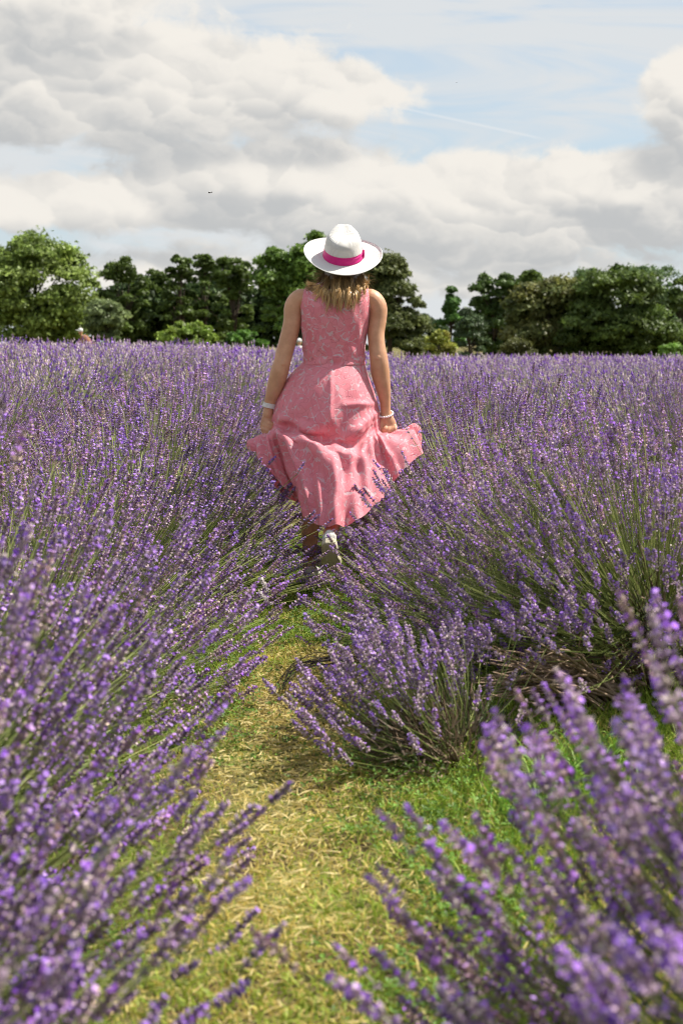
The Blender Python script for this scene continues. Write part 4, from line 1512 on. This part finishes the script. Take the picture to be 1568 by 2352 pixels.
        f += 1.9 * amp * np.exp(-(dist / (wd / 495.)) ** 2) * (S[..., 1] < YT) * np.clip(1 - np.abs(t - .5) * 1.2, .2, 1)
    S = S + nrm * f[..., None]
    nb = rings.shape[0]
    V = np.concatenate([rings[::-1].reshape(-1, 3), S.reshape(-1, 3)])
    # bodice and skirt share the dress; a thin seam ring between them
    dm = MB()
    dm.add(rings.reshape(-1, 3), None, grid_faces(nb, 120, True))
    dm.add(S.reshape(-1, 3), None, grid_faces(nr, nc, True))
    dress = put(obj('dress', dm.mesh('dress', smooth=True, cols=False), M_DRESS, root))
    # zip along the back seam
    i0 = 90
    line = rings[:, i0] + np.array((0, -.0018, 0))
    z = MB()
    V, T, Q = tube(line[4:74], np.full(70, .0030), 6)
    z.add(V, T, Q)
    pl = line[60] + np.array((0, -.003, 0))
    V, T, Q = tube([pl, pl + (0.001, -.001, -.012), pl + (0, 0, -.022)], [.002, .0035, .002], 6)
    z.add(V, T, Q)
    put(obj('zip', z.mesh('zip', smooth=True, cols=False), M_ZIP, dress))
    sm = MB()
    V, T, Q = tube(S[1:118, 0] + np.array((0, -.0015, 0)), np.full(117, .0013), 5)
    sm.add(V, T, Q)
    V, T, Q = tube(np.concatenate([rings[3], rings[3][:1]]) + 0, np.full(121, .0022), 6)
    sm.add(V, T, Q)
    put(obj('seam', sm.mesh('seam', smooth=True, cols=False), M_DRESS, dress))
    # satin lining hanging below the hem at the back
    lin = []
    for (u0, v0, u1, v1, dy) in ((700, 1178, 706, 1190, -.30), (728, 1200, 732, 1224, -.395), (748, 1203, 750, 1224, -.43), (765, 1205, 768, 1226, -.44), (790, 1200, 796, 1229, -.43), (812, 1192, 822, 1222, -.40), (832, 1178, 846, 1203, -.36), (858, 1150, 862, 1168, -.30)):
        lin.append([P(u0, v0 - 40, YT + dy + .03), P(u0, v0, YT + dy), P(u1, v1, YT + dy - .01)])
    lin = np.array(lin)
    LG = np.array([crom(lin[:, j], 60) for j in range(3)])
    LG = np.array([crom(LG[:, c], 14) for c in range(60)]).transpose(1, 0, 2)
    put(obj('lining', mesh('lining', LG.reshape(-1, 3), [grid_faces(14, 60)], smooth=True), M_LINING, dress))
    # ---------------- hair
    rng = np.random.default_rng(4)
    hb = MB()
    nl = 95
    allA = []
    for i in range(nl):
        al = R(-125 + 250 * (i + rng.random()) / nl)                 # 0 = straight back
        u0 = 787 + math.sin(al) * 40
        ycen = .035
        rootp = P(u0, 622 + 4 * math.cos(al), YT + ycen - math.cos(al) * .092)
        f = math.sin(al)
        uend = 787 + f * 54 - 26 * max(0, -f - .45) / .55 + rng.normal(0, 4) - 2
        vend = 699 - 34 * max(0, abs(f) - .5) / .5 + rng.normal(0, 7)
        if i % 9 == 0:
            vend -= 16
        midp = P(787 + f * 52 - 2 + rng.normal(0, 2), 652 + rng.normal(0, 3), YT + ycen - math.cos(al) * .125 - .01)
        q2 = P((787 + f * 52) * .45 + uend * .55, 652 * .5 + vend * .5, YT - .005 - max(.1, math.cos(al)) * .155)
        endp = P(uend, vend, YT - .01 - max(.12, math.cos(al)) * .150)
        allA.append((rootp, midp, q2, endp))
    for (r0, m0, q0, e0) in allA:
        tone = rng.random()
        phs = rng.uniform(0, 6.28)
        fr = rng.uniform(1.2, 2.0)
        amp = rng.uniform(.003, .009)
        ns_ = 26
        for s in range(ns_):
            jit = rng.normal(0, .0030, (4, 3)) * np.array((.5, .9, 1.0, 1.15))[:, None]
            pts = crom(np.array([r0, m0, q0, e0]) + jit + np.array([(0, 0, 0), (0, 0, 0), (0, 0, 0), (0, 0, rng.normal(0, .011))]), 13)
            t = np.linspace(0, 1, 13)
            pts[:, 0] += amp * np.sin(phs + t * fr * 6.28) * t
            pts[:, 1] += amp * .8 * np.cos(phs + t * fr * 6.28) * t
            w = .0013 * (1 - .65 * t)
            side = np.cross(np.gradient(pts, axis=0), np.array((0, 1., 0)) + rng.normal(0, .5, 3))
            side /= np.linalg.norm(side, axis=1)[:, None] + 1e-9
            V = np.stack([pts - side * w[:, None], pts + side * w[:, None]], 1).reshape(-1, 3)
            g = np.clip(tone * .75 + rng.random() * .25, 0, 1)
            dark = np.array((.10, .058, .026)) * (.5 + .9 * g)
            light = np.array((.62, .39, .16)) * (.34 + 1.05 * g)
            ct = np.clip((t - .05) / .6, 0, 1)[:, None]
            C = np.repeat(dark * (1 - ct) + light * ct, 2, 0)
            hb.add(V, None, grid_faces(13, 2), C)
    # fly-away strands lifted by the wind
    for s in range(70):
        sd_ = -1 if rng.random() < .7 else 1
        r0 = P(787 + sd_ * 42 + rng.normal(0, 3), 632 + rng.normal(0, 5), YT + .03)
        e0 = r0 + np.array((sd_ * rng.uniform(.03, .085), rng.normal(0, .02), rng.uniform(-.06, .015)))
        m0 = (r0 + e0) / 2 + np.array((0, 0, rng.uniform(-.01, .015)))
        pts = crom([r0, m0, e0], 9)
        w = .0007 * np.linspace(1, .4, 9)
        V = np.stack([pts + (0, 0, 1) * w[:, None], pts - (0, 0, 1) * w[:, None]], 1).reshape(-1, 3)
        hb.add(V, None, grid_faces(9, 2), np.array((.36, .24, .12)) * rng.uniform(.6, 1.3))
    # dense under-layer so the neck does not show
    us = np.linspace(-110, 110, 40)
    cap = []
    for v in (600, 615, 632, 650, 668, 682):
        row = []
        for a_ in us:
            al = R(a_)
            k_ = (v - 600) / 82
            row.append(P(787 + math.sin(al) * (38 + 10 * k_), v - 26 * k_ * abs(math.sin(al)), YT + .035 - math.cos(al) * (.088 + .045 * k_) - .012 * k_))
        cap.append(row)
    cap = np.array(cap)
    cc = np.repeat(np.linspace(0, 1, 6), 40)[:, None]
    hb.add(cap.reshape(-1, 3), None, grid_faces(6, 40), np.array((.05, .028, .014)) * (1 - cc) + np.array((.12, .066, .028)) * cc)
    put(obj('hair', hb.mesh('hair', smooth=True), M_HAIR, root))
    # ---------------- hat
    hatc = Vector(P(787.5, 589, YT + .02))
    tilt = Matrix.Rotation(R(28), 3, 'X')           # leans back towards the camera
    roll = Matrix.Rotation(R(2.0), 3, 'Y')
    ns = 144
    th = np.linspace(0, 2 * math.pi, ns, endpoint=False)
    prof = []
    # crown outline: (half width, half depth, height); brim rows carry a radius fraction
    crown = [(.001, .001, .104), (.018, .022, .107), (.036, .044, .110), (.053, .064, .110), (.066, .079, .104), (.075, .090, .090), (.081, .097, .066), (.086, .103, .032), (.090, .108, .004)]
    cr = crom(crown, 60)
    rows = []
    for (hx, hy, z) in cr:
        x, y = hx * np.cos(th), hy * np.sin(th)
        zz = np.full(ns, z)
        up = np.clip((z - .07) / .05, 0, 1)
        # teardrop crown: front pinched, back falls away
        zz = zz + up * np.where(y > 0, .042, .022) * (y / .1) - up * .010 * np.exp(-(x / .022) ** 2) * np.clip(y / .05, -.2, 1)
        x = x * (1 - .30 * up * np.clip(y / .075, 0, 1))
        rows.append(np.stack([x, y, zz], -1))
    brim = []
    for q in np.linspace(0, 1, 34):
        hx, hy = .0905 + (.180 - .0905) * q, .1085 + (.186 - .1085) * q
        lift = .002 + q ** 2 * (.022 * np.cos(th) ** 2 - .006 + .004 * np.sin(th)) + (.007 * np.clip((q - .88) / .12, 0, 1) ** 1.5)
        lift = lift + .006 * q ** 2 * np.cos(th - 2.4)
        brim.append(np.stack([hx * np.cos(th), hy * np.sin(th), lift], -1))
    G = np.array(rows + brim)
    rr = np.concatenate([[0], np.cumsum(np.linalg.norm(np.diff(G, axis=0), axis=2).mean(1))])
    uv = np.stack(np.broadcast_arrays(th[None] / 6.28, rr[:, None]), -1).reshape(-1, 2)
    R3 = tilt @ roll
    hat = obj('hat', mesh('hat', G.reshape(-1, 3), [grid_faces(len(G), ns, True)], uv=uv, smooth=True), M_STRAW, root)
    sol = hat.modifiers.new('straw thickness', 'SOLIDIFY')
    sol.thickness = .0035
    sol.offset = 0
    hat.matrix_local = Matrix.Translation(hatc - root.location) @ R3.to_4x4()
    bands = []
    for j in range(14):
        q = j / 13
        z = .004 + .036 * q
        fold = .0016 * math.sin(q * 6.28 * 2.2) * np.clip(np.cos(th) + .3, 0, 1)
        bulge = .0028 + .0010 * math.sin(q * math.pi)
        hx = np.interp(z, [.004, .02, .055], [.090, .087, .082]) + bulge
        hy = np.interp(z, [.004, .02, .055], [.108, .105, .100]) + bulge
        bands.append(np.stack([(hx + fold) * np.cos(th), (hy + fold) * np.sin(th), z + .004 * np.cos(th) * np.sin(q * 3.14)], -1))
    Bn = np.array(bands)
    bd = MB()
    bd.add(Bn.reshape(-1, 3), None, grid_faces(14, ns, True))
    for k in range(3):
        V, Q = ball((.0935, -.02 + k * .012, .020 + .004 * (k == 1)), (.005, .008, .017), 12, 8)
        bd.add(V, None, Q)
    hband = obj('hat_band', bd.mesh('hat_band', smooth=True, cols=False), M_BAND, hat)
    # ---------------- watch, bracelet, rings
    def ring_at(u, v, dy, ra, rb, axis, tube_r, flat=1.0, n=48):
        c = P(u, v, YT + dy)
        ax_ = Vector(axis).normalized()
        x = Vector((0, 1, 0)).cross(ax_).normalized()
        y = ax_.cross(x)
        t = np.linspace(0, 2 * math.pi, n + 1)
        return np.array([c + ra * math.cos(q) * np.array(x) + rb * math.sin(q) * np.array(y) for q in t]), x, y, ax_
    pts, x, y, ax_ = ring_at(619, 931, -.008, .0300, .0285, (-.22, .05, -1), .003)
    wb = MB()
    t = np.linspace(0, 2 * math.pi, 49)
    rows = []
    for dz, dr in ((-.011, .0), (-.010, .0022), (.010, .0022), (.011, 0.0), (-.011, 0.0)):
        c = pts.mean(0)
        rows.append(pts[:-1] + (pts[:-1] - c) / .029 * dr + np.array(ax_) * dz)
    wb.add(np.array(rows).reshape(-1, 3), None, grid_faces(5, 48, True))
    watch = put(obj('watch_strap', wb.mesh('watch_strap', smooth=False, cols=False), M_WATCH, root))
    c = pts[:-1].mean(0) + np.array((-.033, .004, -.002))
    V, Q = ball(c, (.006, .016, .019), 12, 8)
    put(obj('watch_case', mesh('watch_case', V, [Q], smooth=True), M_METAL, watch))
    br = bpy.data.objects.new('bracelet', None)
    COL.objects.link(br)
    br.parent = root
    put(br)
    pts, x, y, ax_ = ring_at(885, 951, -.010, .0335, .031, (.15, .45, -1), .003, n=20)
    V, Q = ball((0, 0, 0), .0058, 12, 8)
    bead = mesh('pearl_bead', V, [Q], smooth=True)
    for i in range(20):
        o = obj('pearl_bead', bead, M_PEARL, br, tuple(pts[i]))
    for k in range(3):
        c = P(878 + 2 * k, 958 + 4 * k, YT - .044)
        V, Q = ball(c, (.010, .003, .006), 10, 6)
        put(obj('silver_charm', mesh('silver_charm', V, [Q], smooth=True), M_METAL, br))
    for (u, v, dy) in ((619, 991, -.036), (889, 994, -.044)):
        pts, *_ = ring_at(u, v, dy + .006, .0125, .0125, (.8, -.1, -.5), .002, n=20)
        V, T, Q = tube(pts, np.full(21, .0018), 6)
        put(obj('finger_ring', mesh('finger_ring', V, [Q, T], smooth=True), M_METAL, root))


build_woman()


# ------------------------------------------------------------------ visitors far behind, and insects
M_CLOTH_W = plain('white_cotton', (.72, .70, .68), .8, .2, (40., .2))
M_CLOTH_B = plain('brown_cotton', (.30, .14, .08), .8, .2, (40., .2))
M_BEE = plain('dark_fuzz', (.03, .022, .015), .8, .2, (300., .5))
M_WING = plain('wing_film', (.55, .55, .52), .3, .5, (200., .1))


def visitor(u, v_head, Y, label, lean, shirt, seed):
    hp = P(u, v_head, Y)
    zg = float(terrain(hp[0], Y))
    root = empty('person', (hp[0], Y, zg), label, 'person', 'distant visitors in the field')
    h = hp[2] - zg                                  # head centre height
    b = MB()
    J = lambda x, y, z: np.array((x, y, z))
    hip, sh = J(0, 0, .90), J(lean * .30, 0, h - .30)
    top = J(lean * .42, 0, h)
    def L(pts, rad, ns=12):
        V, T, Q = tube(crom(pts, 10), np.interp(np.linspace(0, 1, 10), np.linspace(0, 1, len(rad)), rad), ns)
        b.add(V, T, Q)
    L([hip, (hip + sh) / 2 + (0, 0, .02), sh], [.15, .14, .16])
    L([sh, sh * .5 + top * .5], [.06, .055])
    V, Q = ball(top, (.078, .092, .11))
    b.add(V, None, Q)
    V, Q = ball(top + (0, -.095, -.01), (.014, .016, .02))
    b.add(V, None, Q)
    for s in (-1, 1):
        L([J(s * .09, 0, .88), J(s * .10, .02, .48), J(s * .10, .05, .06)], [.085, .06, .045])
        V, Q = ball((s * .10, -.02, .04), (.045, .12, .04))
        b.add(V, None, Q)
        el = sh + J(s * .20 + lean * .1, -.05, -.24)
        hd = el + J(lean * .28 - s * .05, -.08, .02 if lean else -.20)
        L([sh + J(s * .15, 0, -.02), el], [.05, .042])
        L([el, hd], [.040, .028])
        for q in range(5):
            a = (q - 2) * .3
            L([hd, hd + J(lean * .09 + .02 * math.sin(a), -.03, .03 * a - .02)], [.012, .008], 6)
    body = obj('body', b.mesh('visitor_body', smooth=True, cols=False), M_SKIN, root)
    add_mods(body, .012, 3)
    baked(body)
    c = MB()
    V, T, Q = tube(crom([hip + (0, 0, -.12), hip, (hip + sh) / 2 + (0, 0, .02), sh + (0, 0, .05)], 12), np.interp(np.linspace(0, 1, 12), [0, .3, .6, 1], [.19, .175, .16, .165]), 18)
    c.add(V, T, Q)
    obj('shirt', c.mesh('visitor_shirt', smooth=True, cols=False), shirt, root)
    c = MB()
    V, Q = ball(top + (0, .0, .05), (.092, .105, .085), 16, 10)
    c.add(V, None, Q)
    V, Q = ball(top + (lean * .10, -.10, .055), (.07, .08, .010), 14, 8)
    c.add(V, None, Q)
    obj('cap', c.mesh('visitor_cap', smooth=True, cols=False), M_CLOTH_W, root)


visitor(213, 762, 50.0, 'distant visitor in a white cap leaning with an arm out over the lavender', -1.0, M_CLOTH_B, 1)
visitor(687, 786, 48.0, 'distant visitor in white seen between the left arm and the pink dress', 0.0, M_CLOTH_W, 2)


def insect(u, v, Y, label, s, light):
    p = P(u, v, Y)
    e = empty('insect', tuple(p), label, 'insect')
    b = MB()
    for c, r in (((-.35, 0, 0), (.42, .26, .24)), ((.28, 0, .03), (.30, .27, .26)), ((.66, 0, 0), (.16, .17, .16))):
        V, Q = ball(np.array(c) * s, np.array(r) * s, 12, 8)
        b.add(V, None, Q)
    obj('body', b.mesh('insect_body', smooth=True, cols=False), M_WING if light else M_BEE, e)
    for sgn in (-1, 1):
        V, Q = ball(np.array((-.05, sgn * .55, .28)) * s, np.array((.26, .5, .03)) * s, 10, 6)
        obj('wing', mesh('insect_wing', V, [Q], smooth=True), M_WING, e)
    e.rotation_euler = (.3, -.15, .4)


insect(483, 442, 6.2, 'dark bumblebee in the sky left of the hat', .012, False)
insect(573, 656, 6.6, 'pale moth in front of the dark trees left of the shoulder', .011, True)
insect(1048, 189, 6.2, 'tiny dark fly high in the sky above the hat', .004, False)
